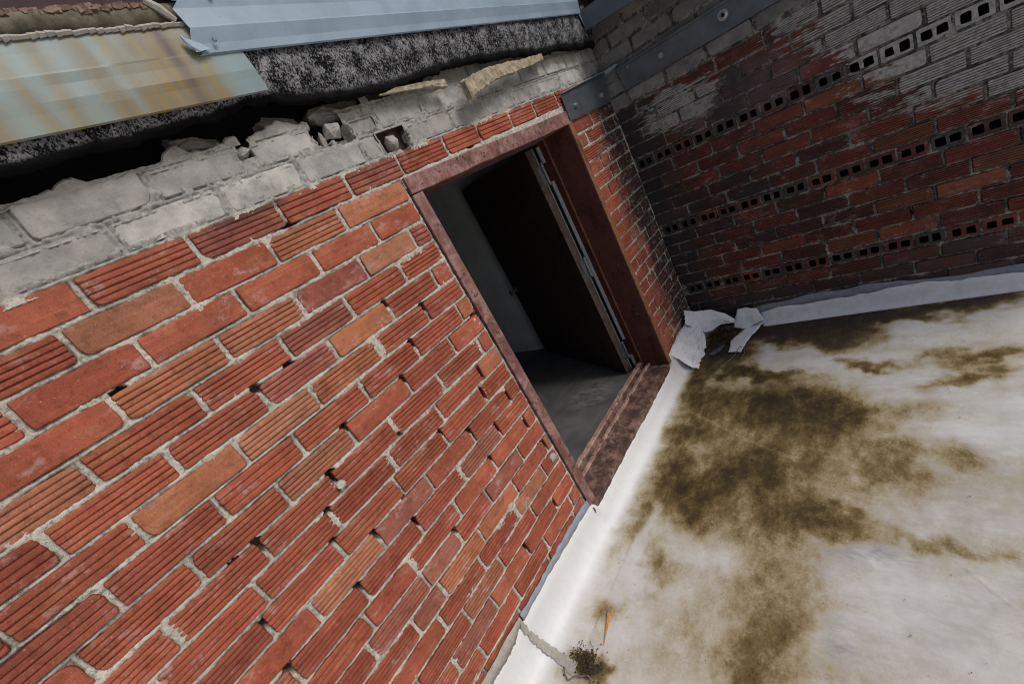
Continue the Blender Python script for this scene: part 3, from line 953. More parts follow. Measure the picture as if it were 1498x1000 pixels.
def rubble(name, cxyz, size, m, parent, seed, sub=2, squash=(1, 1, 1)):
    bm = bmesh.new()
    bmesh.ops.create_icosphere(bm, subdivisions=sub, radius=1)
    r2 = random.Random(seed)
    if sub == 3:
        bm.clear()
        for _ in range(26):
            d_ = Vector((r2.gauss(0, 1), r2.gauss(0, 1), r2.gauss(0, 1))).normalized()
            k_ = max(abs(d_.x), abs(d_.y), abs(d_.z))
            bm.verts.new(d_ / k_ * .8 * r2.uniform(.75, 1.1))
        hull = bmesh.ops.convex_hull(bm, input=bm.verts)
        bmesh.ops.delete(bm, geom=[e for e in hull['geom_interior'] if isinstance(e, bmesh.types.BMVert)], context='VERTS')
        bmesh.ops.subdivide_edges(bm, edges=bm.edges, cuts=4, use_grid_fill=True)
        for v in bm.verts:
            v.co *= 1 + .16 * float(fbm(v.co.x * 2.2 + seed, v.co.y * 2.2 + v.co.z * 2, seed, 4)) + .05 * float(fbm(v.co.x * 11, v.co.y * 11 + v.co.z * 9, seed, 2))
    for v in bm.verts:
        if sub == 3:
            v.co = Vector((v.co.x * squash[0], v.co.y * squash[1], v.co.z * squash[2])) * size
            continue
        n = float(fbm(v.co.x * 1.6 + seed, v.co.y * 1.6 + v.co.z * 1.3, seed, 3)) * .28
        k = max(abs(v.co.x), abs(v.co.y), abs(v.co.z))
        c_ = v.co / k * .55 + v.co * .45            # half way to a block
        v.co = Vector((c_.x * squash[0], c_.y * squash[1], c_.z * squash[2])) * size * (1 + n)
    me = bpy.data.meshes.new(name); bm.to_mesh(me); bm.free()
    o = link(name, me, m, parent, cxyz, (r2.uniform(-.4, .4), r2.uniform(-.5, .5), r2.uniform(-.4, .4)))
    o.color = (.40, .385, .36, 1)
    return o


for (x_, y_, z_, s_, q_, sd_) in ((-6.4, .6, 23.45, .036, (1.7, .8, .6), 51), (-3.4, .6, 23.35, .036, (1.9, .8, .5), 57)):
    rubble('brick_remnant', U(x_, y_, z_), s_, GREY, front, sd_, 3, q_).color = (.27, .25, .23, 1)
# broken pieces left standing in the grey courses
rubble('brick_remnant', U(.95, .42, 21.5), .030, GREY, front, 5, 3, (1.0, .6, 1.05))
rubble('brick_remnant', U(-1.75, .10, 22.60), .030, GREY, front, 8, 3, (1.0, .8, .9))
rubble('brick_remnant', U(-2.32, .12, 22.32), .022, GREY, front, 12, 3, (.5, .8, 1.3))
rubble('brick_remnant', U(-1.35, .55, 23.25), .036, GREY, front, 15, 3, (1.7, .7, .6))
rubble('brick_remnant', U(.35, .55, 23.2), .034, GREY, front, 17, 3, (2.0, .7, .5))
rubble('mortar_lump', U(-5.35, .12, 22.75), .026, GREY, front, 21, 3, (1.1, .7, .6))
for xa_, xb_, sd_ in ((-24, -9.0, 3), (-8.9, -5.3, 7), (-4.9, -2.6, 12)):
    V = []; n_ = int((xb_ - xa_) / .09)
    for i in range(n_ + 1):
        x = xa_ + (xb_ - xa_) * i / n_
        h_ = 23.2 + .04 * (xa_ > -9) + .22 * float(fbm(x * 1.1, sd_, 5, 3)) + .09 * float(fbm(x * 4.5, sd_, 7, 3)); e_ = .05 * float(fbm(x * 3, sd_, 9, 3))
        V += [U(x, .01 + e_ * .6, 22.98), U(x, .0 + e_, h_ - .07), U(x, .08 + e_, h_), U(x, .5, h_ - .02 + e_), U(x, .9, h_ - .15)]
    o_ = link('mortar_ledge', mesh('mortar_ledge', V, grid_faces(n_ + 1, 5)), GREY, front); o_.color = (.40, .385, .35, 1)
rubble('mortar_lump', U(-.28, .12, 12.72), .010, MO_F, front, 33, 2)
rubble('mortar_lump', U(-.12, .10, 12.45), .008, MO_F, front, 35, 2)
rubble('mortar_lump', U(-9.66, .0, 11.35), .011, MO_F, front, 37, 2)
rubble('mortar_lump', U(-.4, .1, 3.55), .016, GREY, front, 39, 2)

# ------------------------------------------------------------------ the side wall (hollow header courses)
A = 0.039
XC = 22.74
side = thing('brick_wall', 'sooty side wall, shade painted into its colour, of finely ribbed bricks with rows of hollow header bricks', 'wall', (XC * S, 0, 0), -(math.pi / 2 - A))
rng = random.Random(23)
PH = {17: 1.49, 16: 2.8, 15: 1.3, 14: 2.76, 12: 2.68, 11: 1.48, 10: 2.73, 9: 1.63, 8: 2.64, 6: 2.65, 5: .9, 4: 2.2, 3: .98, 2: 2.21, 0: 2.06, -1: .76, -2: 2.3, -3: .9}
RC = [(.175, .040, .022), (.13, .031, .019), (.19, .062, .029), (.085, .029, .022), (.055, .05, .05)]  # dark reds with the side wall's shade worked in
sb = []
SE = 27.0
for k in range(-3, 18):
    z0, z1 = k + .1, k + 1.1
    if k in (1, 7, 13):
        u = -.25 + {1: .55, 7: .35, 13: .2}[k]
        while u < SE:
            u2 = u + 1.53 + rng.uniform(-.04, .04)
            sb.append((u, u2, z0, z1, 'h', RC[rng.choices((0, 1, 3, 4), (2, 3, 4, 2))[0]], rng.uniform(0, .002)))
            u = u2
        continue
    j = [PH[k]]
    while j[0] > -.2: j.insert(0, j[0] - 2.93)
    while j[-1] < SE: j.append(j[-1] + 2.93 + rng.uniform(-.07, .07))
    j[0] = max(j[0], -.3)
    for u0, u1 in zip(j[:-1], j[1:]):
        if u1 - u0 < .4: continue
        st = 's' if (rng.random() < (.55 if k < 2 else .1)) else 'r'
        pr = (8, 6, 2, 2, .2) if u0 > 5 else (7, 6, 1, 4, .6)
        sb.append((u0, u1, z0, z1, st, RC[rng.choices((0, 1, 2, 3, 4), pr)[0]], rng.uniform(-.001, .003)))
for n_, k in enumerate(range(18, 24)):
    j = [-.3, 1.2 + 1.5 * (k % 2)]
    while j[-1] < (SE if k < 21 else 16): j.append(j[-1] + 2.93 + rng.uniform(-.1, .1))
    for u0, u1 in zip(j[:-1], j[1:]):
        c = rng.choice(GREYC); c = tuple(q * .55 for q in c)  # greys darkened to hold the side wall's shade
        sb.append((u0, u1, k + .1, k + 1.1, 'g', c, rng.uniform(-.001, .003)))
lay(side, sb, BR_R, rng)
hb = [b_ for b_ in sb if b_[4] == 'h']
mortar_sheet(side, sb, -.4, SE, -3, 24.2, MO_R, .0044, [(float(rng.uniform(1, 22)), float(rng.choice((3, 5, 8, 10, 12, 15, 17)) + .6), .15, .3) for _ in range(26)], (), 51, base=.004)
mb = MB()


def W(u, d, z):       # side wall frame -> metres
    return ((XC + u * math.sin(A) + d * math.cos(A)) * S, (-u * math.cos(A) + d * math.sin(A)) * S, (z + ZF) * S)


v = [W(-3, 1.7, -4), W(34, 1.7, -4), W(34, 1.7, 34), W(-3, 1.7, 34), W(-3, 4, -4), W(34, 4, -4), W(34, 4, 34), W(-3, 4, 34)]
mb.add(v, [(0, 1, 2, 3), (7, 6, 5, 4), (0, 4, 5, 1), (1, 5, 6, 2), (2, 6, 7, 3), (3, 7, 4, 0)])
mb.build('wall_core', CORE, side)
v = [W(-1, .6, 24.2), W(34, .6, 24.2), W(34, .6, 34), W(-1, .6, 34), W(-1, 1.6, 24.2), W(34, 1.6, 24.2), W(34, 1.6, 34), W(-1, 1.6, 34)]
mb = MB(); mb.add(v, [(0, 1, 2, 3), (7, 6, 5, 4), (0, 4, 5, 1), (1, 5, 6, 2), (2, 6, 7, 3), (3, 7, 4, 0)])
mb.build('upper_render', BLACK, side)

# ================================================================== DOOR FRAME AND DOOR
fr = thing('door_frame', 'rusty red steel door frame with worn sill set in the brick wall', 'door frame', U(7.8, 0, -1.3))


def wavy_box(a, b, nx, amp, seed):
    """box with its long axis x cut in nx steps and slightly dented"""
    mbx = MB()
    (x0, y0, z0), (x1, y1, z1) = a, b
    for i in range(nx + 1):
        f = i / nx; x = x0 + (x1 - x0) * f
        q = amp * float(fbm(f * 6, 1, seed, 2)); r_ = amp * float(fbm(f * 6, 5, seed, 2))
        zz0 = (z0 if not hasattr(z0, '__len__') else z0[0] + (z0[1] - z0[0]) * f); zz1 = (z1 if not hasattr(z1, '__len__') else z1[0] + (z1[1] - z1[0]) * f)
        mbx.v += [U(x, y0 + q, zz0 + r_), U(x, y1, zz0), U(x, y1, zz1), U(x, y0 + q * .6, zz1 + r_)]
    for i in range(nx):
        o_ = i * 4
        for k in range(4):
            mbx.f.append((o_ + k, o_ + (k + 1) % 4, o_ + 4 + (k + 1) % 4, o_ + 4 + k))
    mbx.f += [(3, 2, 1, 0), (nx * 4, nx * 4 + 1, nx * 4 + 2, nx * 4 + 3)]
    return mbx


wavy_box((.14, -.13, (19.15, 18.82)), (15.45, 3.0, (19.93, 19.66)), 26, .035, 3).build('lintel', RUST, fr, bevel=.003)
# left jamb
mb = MB()
n = 22
for i in range(n + 1):
    f = i / n; z = -1.0 + 20.12 * f
    q = .03 * float(fbm(f * 7, 2, 8, 2))
    mb.v += [U(.12 + q * .5, -.10 + q, z), U(.80 + q, -.09 + q, z), U(.84, 2.9, z), U(.12, 2.9, z)]
for i in range(n):
    for k in range(4):
        mb.f.append((i * 4 + k, i * 4 + (k + 1) % 4, i * 4 + 4 + (k + 1) % 4, i * 4 + 4 + k))
mb.f += [(3, 2, 1, 0), (n * 4, n * 4 + 1, n * 4 + 2, n * 4 + 3)]
mb.build('jamb', RUST, fr, bevel=.002)
# right jamb: reveal plate, front flange, stop and rabbet
mb = MB(); mb.ubox((15.0, -.03, -1.25), (15.25, 2.1, 18.95)); mb.build('reveal_plate', RUST_JAMB, fr, bevel=.002)
mb = MB(); mb.ubox((15.02, -.14, -1.28), (15.56, -.035, 18.95)); mb.build('front_flange', RUST_EDGE, fr, bevel=.0025)
mb = MB(); mb.ubox((14.9, 2.1, -1.2), (15.3, 2.22, 18.95)); mb.build('door_stop', RUST_EDGE, fr, bevel=.001)
mb = MB(); mb.ubox((15.2, 2.22, -1.25), (15.5, 3.15, 18.95)); mb.build('rabbet', RUST_JAMB, fr)
for za, zb in ((-1.1, .05), (1.65, 16.0), (17.4, 18.6)):
    mb = MB(); mb.ubox((15.13, 2.85, za), (15.2, 3.13, zb)); mb.build('pale_trim_strip', STRIP, fr, bevel=.001)
# rust blisters on the reveal
for (yy, zz, sz, sd_) in ((.75, 4.6, .016, 4), (.9, 4.25, .017, 6), (.7, 3.95, .012, 9), (.95, 3.7, .016, 12), (1.1, 4.0, .010, 14), (1.2, 6.9, .008, 2), (.6, 8.3, .006, 3)):
    rubble('rust_blister', Vector(U(14.99, yy, zz)) - fr.location, sz, RUST_EDGE if sd_ % 2 else DOOR, fr, sd_, 2, (.16, 1.0, .6))
# sill with two ridges
pr = [(-.12, -3.1), (-.14, -1.35), (-.10, -1.18), (.5, -1.12), (1.35, -1.10), (1.45, -1.10), (1.52, -.86), (1.72, -.84), (1.80, -1.10), (2.12, -1.12), (2.2, -.72), (2.5, -.70), (2.6, -.8), (2.7, -1.28), (2.95, -1.32), (2.95, -3.1)]
nx = 40
xs_ = np.linspace(.16, 15.3, nx + 1)
V = []
for i, x in enumerate(xs_):
    for j, (y, z) in enumerate(pr):
        q = .03 * float(fbm(x * .9, j * 1.3, 14, 3)) if 0 < j < len(pr) - 2 else 0
        V.append(U(x, y + q, z + q * .7 - .03 * (x / 15)))
F = [(i * len(pr) + j, (i + 1) * len(pr) + j, (i + 1) * len(pr) + j + 1, i * len(pr) + j + 1) for i in range(nx) for j in range(len(pr) - 1)]
mb = MB(); mb.add(V, F); mb.build('sill', RUST_SILL, fr)
for (ya, yb, zt) in ((1.5, 1.74, -.82), (2.18, 2.52, -.68)):
    V = []
    for i, x in enumerate(xs_):
        q = .035 * float(fbm(x * 1.4, ya, 24, 3))
        for (y, z) in ((ya - .02, zt - .12), (ya + .02, zt + q), (yb - .02, zt + q), (yb + .02, zt - .12)):
            V.append(U(x, y + q, z - .03 * (x / 15) + .012))
    MB().add(V, grid_faces(nx + 1, 4)).build('sill_ridge', RIDGE_LIT, fr)  # pink tops paint the light that the ridges catch

th = math.radians(22.7)
dv = Vector((math.sin(th), math.cos(th), 0)); nv = Vector((-math.cos(th), math.sin(th), 0))
P0 = Vector((14.72, 3.2, 0))
dr = thing('open_door', 'dark rusty steel door standing open into the unlit room', 'door', U(14.98, 3.1, -1.2))


def leaf(s0, s1, t0, t1, z0, z1):
    q = MB()
    pts = []
    for z in (z0, z1):
        for (s, t) in ((s0, t0), (s1, t0), (s1, t1), (s0, t1)):
            p = P0 + dv * s + nv * t
            pts.append(U(p.x, p.y, z))
    return q.add(pts, [(0, 3, 2, 1), (4, 5, 6, 7), (0, 1, 5, 4), (1, 2, 6, 5), (2, 3, 7, 6), (3, 0, 4, 7)])


leaf(.05, 14, 0, .62, -1.12, 18.72).build('leaf', DOOR, dr, bevel=.0015)
leaf(-.0, .045, .0, .62, -1.10, 18.7).build('hinge_edge', DOOR_EDGE, dr)
leaf(-.02, .02, -.035, -.005, -1.1, 18.7).build('edge_trim', STRIP, dr)
leaf(.3, 13.8, .625, .65, -1.0, 3.2).build('kick_plate', DOOR, dr)
hd = MB(); p = P0 + dv * 13.3 + nv * .62
hd.disc(U(p.x, p.y, 7.2), nv, .022, .022, .006).disc(U(p.x + nv.x * .1, p.y + nv.y * .1, 7.2), nv, .008, .008, .03).disc(U(p.x + nv.x * .5, p.y + nv.y * .5, 7.2), nv, .018, .022, .022)
hd.build('door_knob', BOLT, dr)
for zc in (16.7, 8.9, .85):
    q = P0 + dv * -.16 + nv * -.12
    mb = MB()
    for i in range(5):
        z0 = zc - .75 + i * .3
        mb.tube([U(q.x, q.y, z0 + .02), U(q.x, q.y, z0 + .28)], .0068, 8)
    mb.tube([U(q.x, q.y, zc - .86), U(q.x, q.y, zc - .76)], .005, 8).tube([U(q.x, q.y, zc + .76), U(q.x, q.y, zc + .88)], [.006, .003], 8)
    h_ = mb.build('hinge', BOLT, dr)
    leaf(-.04, -.005, .0, .3, zc - .7, zc + .7).build('hinge_plate', STEEL, h_)

# ================================================================== ROOF EDGE METALWORK
def strip_mesh(xa, xb, nx, profile, m, name, parent=None, wav=.012, seed=1, attrs=None, solid=.0016, zl=None, lside=None, rside=None):
    """sheet swept along x; profile (y,z) in course units; zl(x) drops the whole section"""
    V = []; AX = []; AZ = []
    for i in range(nx + 1):
        f = i / nx
        for j, (y, z) in enumerate(profile):
            x = xa + (xb - xa) * f
            if lside and i == 0: x += lside(j)
            if rside and i == nx: x += rside(j)
            dz = zl(x) if zl else 0
            w = wav * float(fbm(x * .5, j * .7, seed, 3))
            V.append(U(x, y + w * 2, z + dz + w)); AX.append(x); AZ.append(z)
    me = mesh(name, V, grid_faces(nx + 1, len(profile)), False)
    if attrs:
        for k_, fn in attrs.items(): set_attr(me, k_, fn(np.array(AX), np.array(AZ)))
    if parent: me.transform(Matrix.Translation(-Vector(parent.location)))
    o = link(name, me, m, parent)
    md = o.modifiers.new('thickness', 'SOLIDIFY'); md.thickness = solid; md.offset = -1
    return o


def yellow(x, z):
    r = 0
    for (c, w, s) in ((-10.6, .35, .8), (-9.75, .22, .8), (-8.95, .25, .85), (-8.1, .28, 1.0), (-7.35, .24, .8), (-6.75, .34, 1.1), (-6.25, .4, 1.1), (-5.6, .42, 1.1), (-5.05, .25, .55), (-7.9, .12, .6), (-11.5, .3, .7), (-13.2, .5, .7)):
        cc = c + .08 * (26 - z) * np.sin(c * 3)
        r = r + s * np.exp(-((x - cc) / w) ** 2) * (.75 + .25 * fbm(x * 3, z * .6, 5))
    r = r + .25 * sstep(25.2, 24.2, z) * sstep(-4.4, -5.5, x)
    return np.clip(r * sstep(-3.9, -4.8, x), 0, 1)


def purple(x, z):
    c = -5.92 - .02 * (26 - z)
    r = np.exp(-((x - c) / (.15 + .05 * (26 - z))) ** 2) * (1 - .45 * sstep(25.8, 24.5, z))
    r += .7 * np.exp(-((z - 24.25) / .12) ** 2) * np.exp(-((x + 5.7) / .55) ** 2)
    return np.clip(r, 0, 1)


PS = [(-.93, 24.02), (-.97, 24.06), (-.985, 24.5), (-1.0, 24.74), (-.985, 25.1), (-.98, 25.36), (-.965, 25.42), (-.94, 25.9), (-.91, 26.22), (-.5, 26.34)]
rs = thing('stained_flashing', 'grey metal fascia sheet streaked with yellow and purple rust at the roof edge', 'roof flashing', U(-9, -.95, 24))
strip_mesh(-22, -3.85, 150, PS, STAINED, 'sheet', rs, .012, 4, {'yellow': yellow, 'purple': purple}, rside=lambda j: .1 - .02 * j)
PB = [(-1.0, 25.0), (-1.05, 25.04), (-1.06, 25.3), (-1.16, 25.72), (-1.13, 25.78), (-1.09, 26.3), (-1.12, 26.5), (-1.05, 26.56), (-.98, 27.5), (-.6, 29.4), (3, 31)]
bs = thing('blue_flashing', 'pale blue grey metal fascia sheet lapped over the stained one above the felt', 'roof flashing', U(8, -1, 25))
blue = strip_mesh(-4.95, 20.62, 60, PB, GALV, 'sheet', bs, .010, 9, zl=lambda x: .30 - .0185 * (x + 5), lside=lambda j: -.3 + .04 * min(j, 7) + .12 * math.sin(j * 2.3))
mb = MB()      # torn corner fold of the sheet
mb.tube([U(-5.45, -1.12, 25.85), U(-5.38, -1.15, 25.5), U(-5.2, -1.14, 25.36)], [.002, .004, .002], 5)
mb.add([U(-5.45, -1.1, 25.85), U(-5.32, -1.16, 25.35), U(-4.85, -1.15, 25.40), U(-5.05, -1.11, 25.62)], [(0, 1, 2, 3)])
mb.build('torn_fold', GALV, bs)
for (x, z) in ((-4.6, 25.62), (-3.9, 26.85), (.6, 26.9), (8.0, 26.4)):
    MB().disc(U(x, -1.2, z), (0, -1, 0), .005, .004, .002, 10).build('rivet', STEEL, bs)
# return piece along the side wall
sf = thing('dark_flashing', 'dark blue grey metal flashing running up along the side wall roof edge', 'roof flashing', U(20.6, -2, 24))
V = []
for i in range(31):
    y = -.97 - i * 1.0
    dz = -.10 * (i * 1.0) * .9
    w = .02 * float(fbm(i * .4, 3, 6, 2))
    for (x, z) in ((20.62, 23.78), (20.6, 23.8), (20.6 + w, 24.4), (20.66 + w, 24.95), (21.0, 25.05), (23.4, 25.3)):
        V.append(U(x, y, z + max(dz, -.6) * (1 if z < 24.2 else .6)))
me = mesh('sheet', V, grid_faces(31, 6)); me.transform(Matrix.Translation(-Vector(sf.location)))
o = link('sheet', me, DKSHEET, sf); md = o.modifiers.new('thickness', 'SOLIDIFY'); md.thickness = .002
mb = MB(); mb.add([U(20.3, -1.03, 24.95), U(20.62, -.99, 23.8), U(20.62, -.985, 25.0), U(20.2, -1.05, 25.1)], [(0, 1, 2, 3)])
mb.build('end_tab', GALV, sf)
mb = MB(); mb.add([U(20.75, -.9, 23.95), U(22.9, -.9, 24.3), U(24.2, -30, 24.3), U(20.75, -30, 23.4), U(20.75, -.9, 25.0), U(22.9, -.9, 25.2), U(24.2, -30, 25.2), U(20.75, -30, 24.5)],
                  [(0, 1, 2, 3), (4, 7, 6, 5), (0, 4, 5, 1), (1, 5, 6, 2), (2, 6, 7, 3), (3, 7, 4, 0)])
mb.build('soffit_board', BLACK, sf)  # shadow gap below the flashing painted as a black underside

# roof behind the fascias
mb = MB(); mb.ubox((-30, -.72, 24.9), (24, 75, 26.1)); mb.build('roof_slab', TAR, kind='structure')

# tar ridge with gravel
rd = thing('gravel_stop', 'brown tar coated roof edge roll crusted with gravel above the stained sheet', 'roof edge', U(-9, -.8, 26.3))
V = []
nx = 90
for i in range(nx + 1):
    x = -24 + i * (19.6 / nx)
    for j in range(9):
        a = math.radians(-80 + j * 25)
        q = 1 + .12 * float(fbm(x * 1.3, j * .6, 8, 3))
        V.append(U(x, -.55 - .36 * math.cos(a) * q, 26.62 + .36 * math.sin(a) * q + .012 * (x + 9)))
me = mesh('coating', V, grid_faces(nx + 1, 9), True); me.transform(Matrix.Translation(-Vector(rd.location)))
link('coating', me, RIDGE, rd)
r3 = random.Random(5)
mb = MB()
for i in range(420):
    x = -16 + 10.4 * r3.random() ** .8; a = math.radians(r3.uniform(25, 110))
    c = U(x, -.55 - .38 * math.cos(a), 26.62 + .38 * math.sin(a)); s_ = r3.uniform(.0018, .0048)
    mb.box((c[0] - s_ * 1.3, c[1] - s_, c[2] - s_), (c[0] + s_ * 1.3, c[1] + s_, c[2] + s_), s_ * .6)
mb.build('gravel', GRAVEL, rd, kind='stuff')
mb = MB()
for i in range(26):
    x = -9.5 + i * .18
    mb.tube([U(x, -.93, 26.24 + .05 * r3.random()), U(x + .2, -.94, 26.25 + .05 * r3.random())], [.004 + .003 * r3.random(), .004], 5)
mb.build('mastic_bead', SEAL_T, rd)
mb = MB(); mb.tube([U(-5.65, -.86, 26.98), U(-5.45, -.95, 26.7), U(-5.2, -.95, 26.35)], [.007, .009, .006], 6).build('mastic_bead', SEAL_T, rd)
mb = MB(); mb.ubox((-30, -.25, 26.5), (24, .6, 32)); o = mb.build('parapet_board', MAROON)
tag(o, 'dark maroon board rising behind the gravel roof edge', 'board')

# ------------------------------------------------------------------ hanging felt
LOWP = [(-24, 23.6), (-11, 23.62), (-8, 23.72), (-6, 23.76), (-4.4, 23.95), (-3.7, 23.95), (-2.6, 23.72), (-1.2, 23.5), (1.31, 23.40), (3.5, 23.5), (5.0, 23.62), (7.5, 23.75), (9.5, 23.62), (12, 23.5), (15.2, 23.18), (16.2, 23.3), (18, 23.1), (21.5, 22.9), (22.3, 22.95)]


def low(x):
    return float(np.interp(x, [p_[0] for p_ in LOWP], [p_[1] for p_ in LOWP])) + .06 * float(fbm(x * 1.7, 2, 77, 3))


def felt(xa, xb, nx, ytop, ybot, ztop, name, label):
    V = []; G = []
    nz = 14
    for i in range(nx + 1):
        x = xa + (xb - xa) * i / nx
        zl_ = low(x)
        bul = .10 * float(fbm(x * .55, 4, 71, 3))
        for j in range(nz):
            f = j / (nz - 1)
            z = ztop + (zl_ - ztop) * f
            y = ytop + (ybot - ytop) * f ** 1.3 + bul * math.sin(f * 2.6) - .06 * math.sin(f * 3.14) + .02 * float(fbm(x * 2.2, f * 5, 73, 2))
            V.append(U(x, y, z)); G.append(min(1, max(0, (.93 - f) * 9)) if f > .8 else 1)
        for (dy, dz) in ((.03, -.07), (.12, -.12), (.24, -.10), (.34, .02), (.36, .3)):      # thick rolled lower edge
            V.append(U(x, ybot + bul * .5 + dy, zl_ + dz * (1 + .6 * float(fbm(x * 3, dy * 9, 78, 2))))); G.append(0)
    nzt = nz + 5
    me = mesh(name, V, grid_faces(nx + 1, nzt), True)
    set_attr(me, 'grit', G)
    o = link(name, me, FELT)
    return tag(o, label, 'roofing felt')


felt(-3.95, 21.9, 210, -.86, -.62, 25.4, 'roofing_felt', 'black and white granulated roofing felt hanging with a ragged lower edge under the blue sheet')
felt(-24, -3.7, 130, -.86, -.72, 24.4, 'tar_felt_edge', 'black tarry felt edge peeking out under the stained sheet over the dark gap')


# ------------------------------------------------------------------ yellow insulation strips
def foam(name, path, w, h, seed, label):
    """irregular strip of foam: rectangular section swept along path (course units)"""
    V = []
    n_ = len(path); m_ = 60
    P = [Vector(p_) for p_ in path]
    ts = np.linspace(0, n_ - 1, m_)
    pts = []
    for t in ts:
        i = min(int(t), n_ - 2); f = t - i
        pts.append(P[i].lerp(P[i + 1], f))
    ns = 16
    for k, p_ in enumerate(pts):
        f = k / (m_ - 1)
        ww = w * (1 - .55 * f) ; hh = h * (1 - .62 * f)
        for j in range(ns):
            a = 2 * math.pi * j / ns
            c_, s_ = math.cos(a), math.sin(a)
            e = max(abs(c_), abs(s_))
            q = 1 + .16 * float(fbm(p_.x * 2.2 + j * .9, j * .8, seed, 3)) + .10 * float(fbm(p_.x * 7, j * 2.1, seed + 3, 2))
            V.append(U(p_.x, p_.y + c_ / e * ww * q, p_.z + s_ / e * hh * q))
    F = [(k * ns + j, k * ns + (j + 1) % ns, (k + 1) * ns + (j + 1) % ns, (k + 1) * ns + j) for k in range(m_ - 1) for j in range(ns)]
    F += [tuple(range(ns))[::-1], tuple((m_ - 1) * ns + j for j in range(ns))]
    o = link(name, mesh(name, V, F), INSUL)
    return tag(o, label, 'insulation')


foam('insulation_strip', [(5.75, -.95, 22.30), (6.8, -.85, 22.52), (8.6, -.72, 22.8), (10.5, -.62, 22.86), (12.5, -.58, 22.92), (14.4, -.55, 23.0)], .17, .44, 3, 'long yellow foam strip dangling from under the felt over the lintel')
foam('insulation_strip', [(5.0, -.55, 22.98), (4.0, -.5, 23.12), (2.6, -.48, 23.22), (1.0, -.45, 23.28)], .12, .17, 8, 'short brown edged yellow foam strip wedged under the felt left of the long one')

# ================================================================== STEEL STRAP AND PLATE
bar = thing('steel_strap', 'long dark galvanised angle bolted along the side wall', 'steel angle', W(6, -.1, 19.8))


def wquad(mbx, pts, t):
    """prism: pts (u,z) outline on the side wall pushed from depth -t0 to -t1"""
    t0, t1 = t
    n_ = len(pts)
    mbx.add([W(u, -t1, z) for u, z in pts] + [W(u, -t0, z) for u, z in pts],
            [tuple(range(n_))[::-1], tuple(range(n_, 2 * n_))] + [(k, (k + 1) % n_, n_ + (k + 1) % n_, n_ + k) for k in range(n_)])


mb = MB(); wquad(mb, [(1.30, 19.08), (30, 19.0), (30, 20.55), (1.1, 20.72)], (.05, .17)); mb.build('web', STEEL, bar, bevel=.0015)
mb = MB(); wquad(mb, [(1.05, 20.60), (30, 20.44), (30, 20.58), (1.05, 20.74)], (.175, .36)); mb.build('top_flange', STEEL, bar, bevel=.001)
ax = Vector((-math.cos(A), -math.sin(A), 0))
for (u, z, big) in ((4.43, 19.9, 0), (8.57, 20.0, 1), (12.5, 19.85, 0), (16.5, 19.9, 1)):
    mb = MB(); mb.disc(W(u, -.17, z), ax, .022, .021, .003, 20)
    if big: mb.disc(W(u, -.215, z), ax, .016, .011, .003, 20)
    b_ = mb.build('washer', STEEL if not big else BOLT, bar)
    mb = MB()
    if big: mb.disc(W(u, -.26, z), ax, .009, .008, .002, 6)  # flat black disc stands in for the shaded hole in the washer
    else: mb.disc(W(u, -.21, z), ax, .013, .013, .010, 6).disc(W(u, -.36, z), ax, .0065, .006, .010, 10)
    mb.build('bolt', BOLT if not big else TAR, b_)
mb = MB(); mb.disc(W(2.0, -.172, 20.45), ax, .007, .006, .003, 12).build('rivet', BOLT, bar)

pl = thing('steel_plate', 'small bent galvanised plate with two bolts above the lintel end in the corner', 'steel plate', U(18.7, -.12, 19.8))
pts = [(15.33, 19.02), (22.0, 18.92), (22.35, 20.98), (21.4, 20.97), (15.42, 20.70)]
mb = MB(); n_ = len(pts)
mb.add([U(x, -.20, z) for x, z in pts] + [U(x, -.135, z) for x, z in pts], [tuple(range(n_)), tuple(range(n_, 2 * n_))[::-1]] + [(k, n_ + k, n_ + (k + 1) % n_, (k + 1) % n_) for k in range(n_)])
mb.build('plate', STEEL, pl, bevel=.0012)
mb = MB(); mb.add([U(15.42, -.2, 20.70), U(21.4, -.2, 20.97), U(22.35, -.2, 20.99), U(22.35, -.55, 21.03), U(21.3, -.42, 21.0), U(15.45, -.34, 20.73)], [(0, 1, 4, 5), (1, 2, 3, 4)])
o = mb.build('folded_edge', GALV, pl); md = o.modifiers.new('thickness', 'SOLIDIFY'); md.thickness = .002
mb = MB(); mb.add([U(22.0, -.5, 21.0), U(22.3, -.45, 20.75), U(22.35, -1.5, 20.9), U(22.1, -1.5, 21.05)], [(0, 1, 2, 3)])
o = mb.build('bent_tongue', GALV, pl); md = o.modifiers.new('thickness', 'SOLIDIFY'); md.thickness = .002
for (x, z, r_) in ((16.6, 19.74, .012), (20.75, 19.62, .016)):
    mb = MB(); mb.disc(U(x, -.2, z), (0, -1, 0), r_ * 1.35, r_ * 1.3, .003, 18)
    w_ = mb.build('washer', STEEL, pl)
    mb = MB(); mb.disc(U(x, -.245, z), (0, -1, 0), r_ * .85, r_ * .8, .007, 6).disc(U(x, -.345, z), (0, -1, 0), r_ * .4, r_ * .3, .005, 10)
    mb.build('bolt', BOLT, w_)

# ================================================================== MEMBRANE UPTURNS
def flash_mesh(xs_, prof_fn):
    V = []; n_ = None
    for x in xs_:
        p_ = prof_fn(x); n_ = len(p_)
        V += [(x, y, z) for y, z in p_]
    V = np.array(V)
    return V, grid_faces(len(xs_), n_)


xs_ = np.arange(-26, 19.6, .16)


def top_front(x):
    t = np.interp(x, [-26, -12, -7.6, -7.3, -5, -2.7, -1, 0, .3, .6, 14.2, 15, 15.6, 17, 19.6], [-.62, -.62, -.60, -.66, -.65, -.78, -.83, -.95, -1.0, -1.55, -1.6, -1.5, -.62, -.5, -.35])
    return t + .06 * float(fbm(x * 2.5, 1, 61, 3))


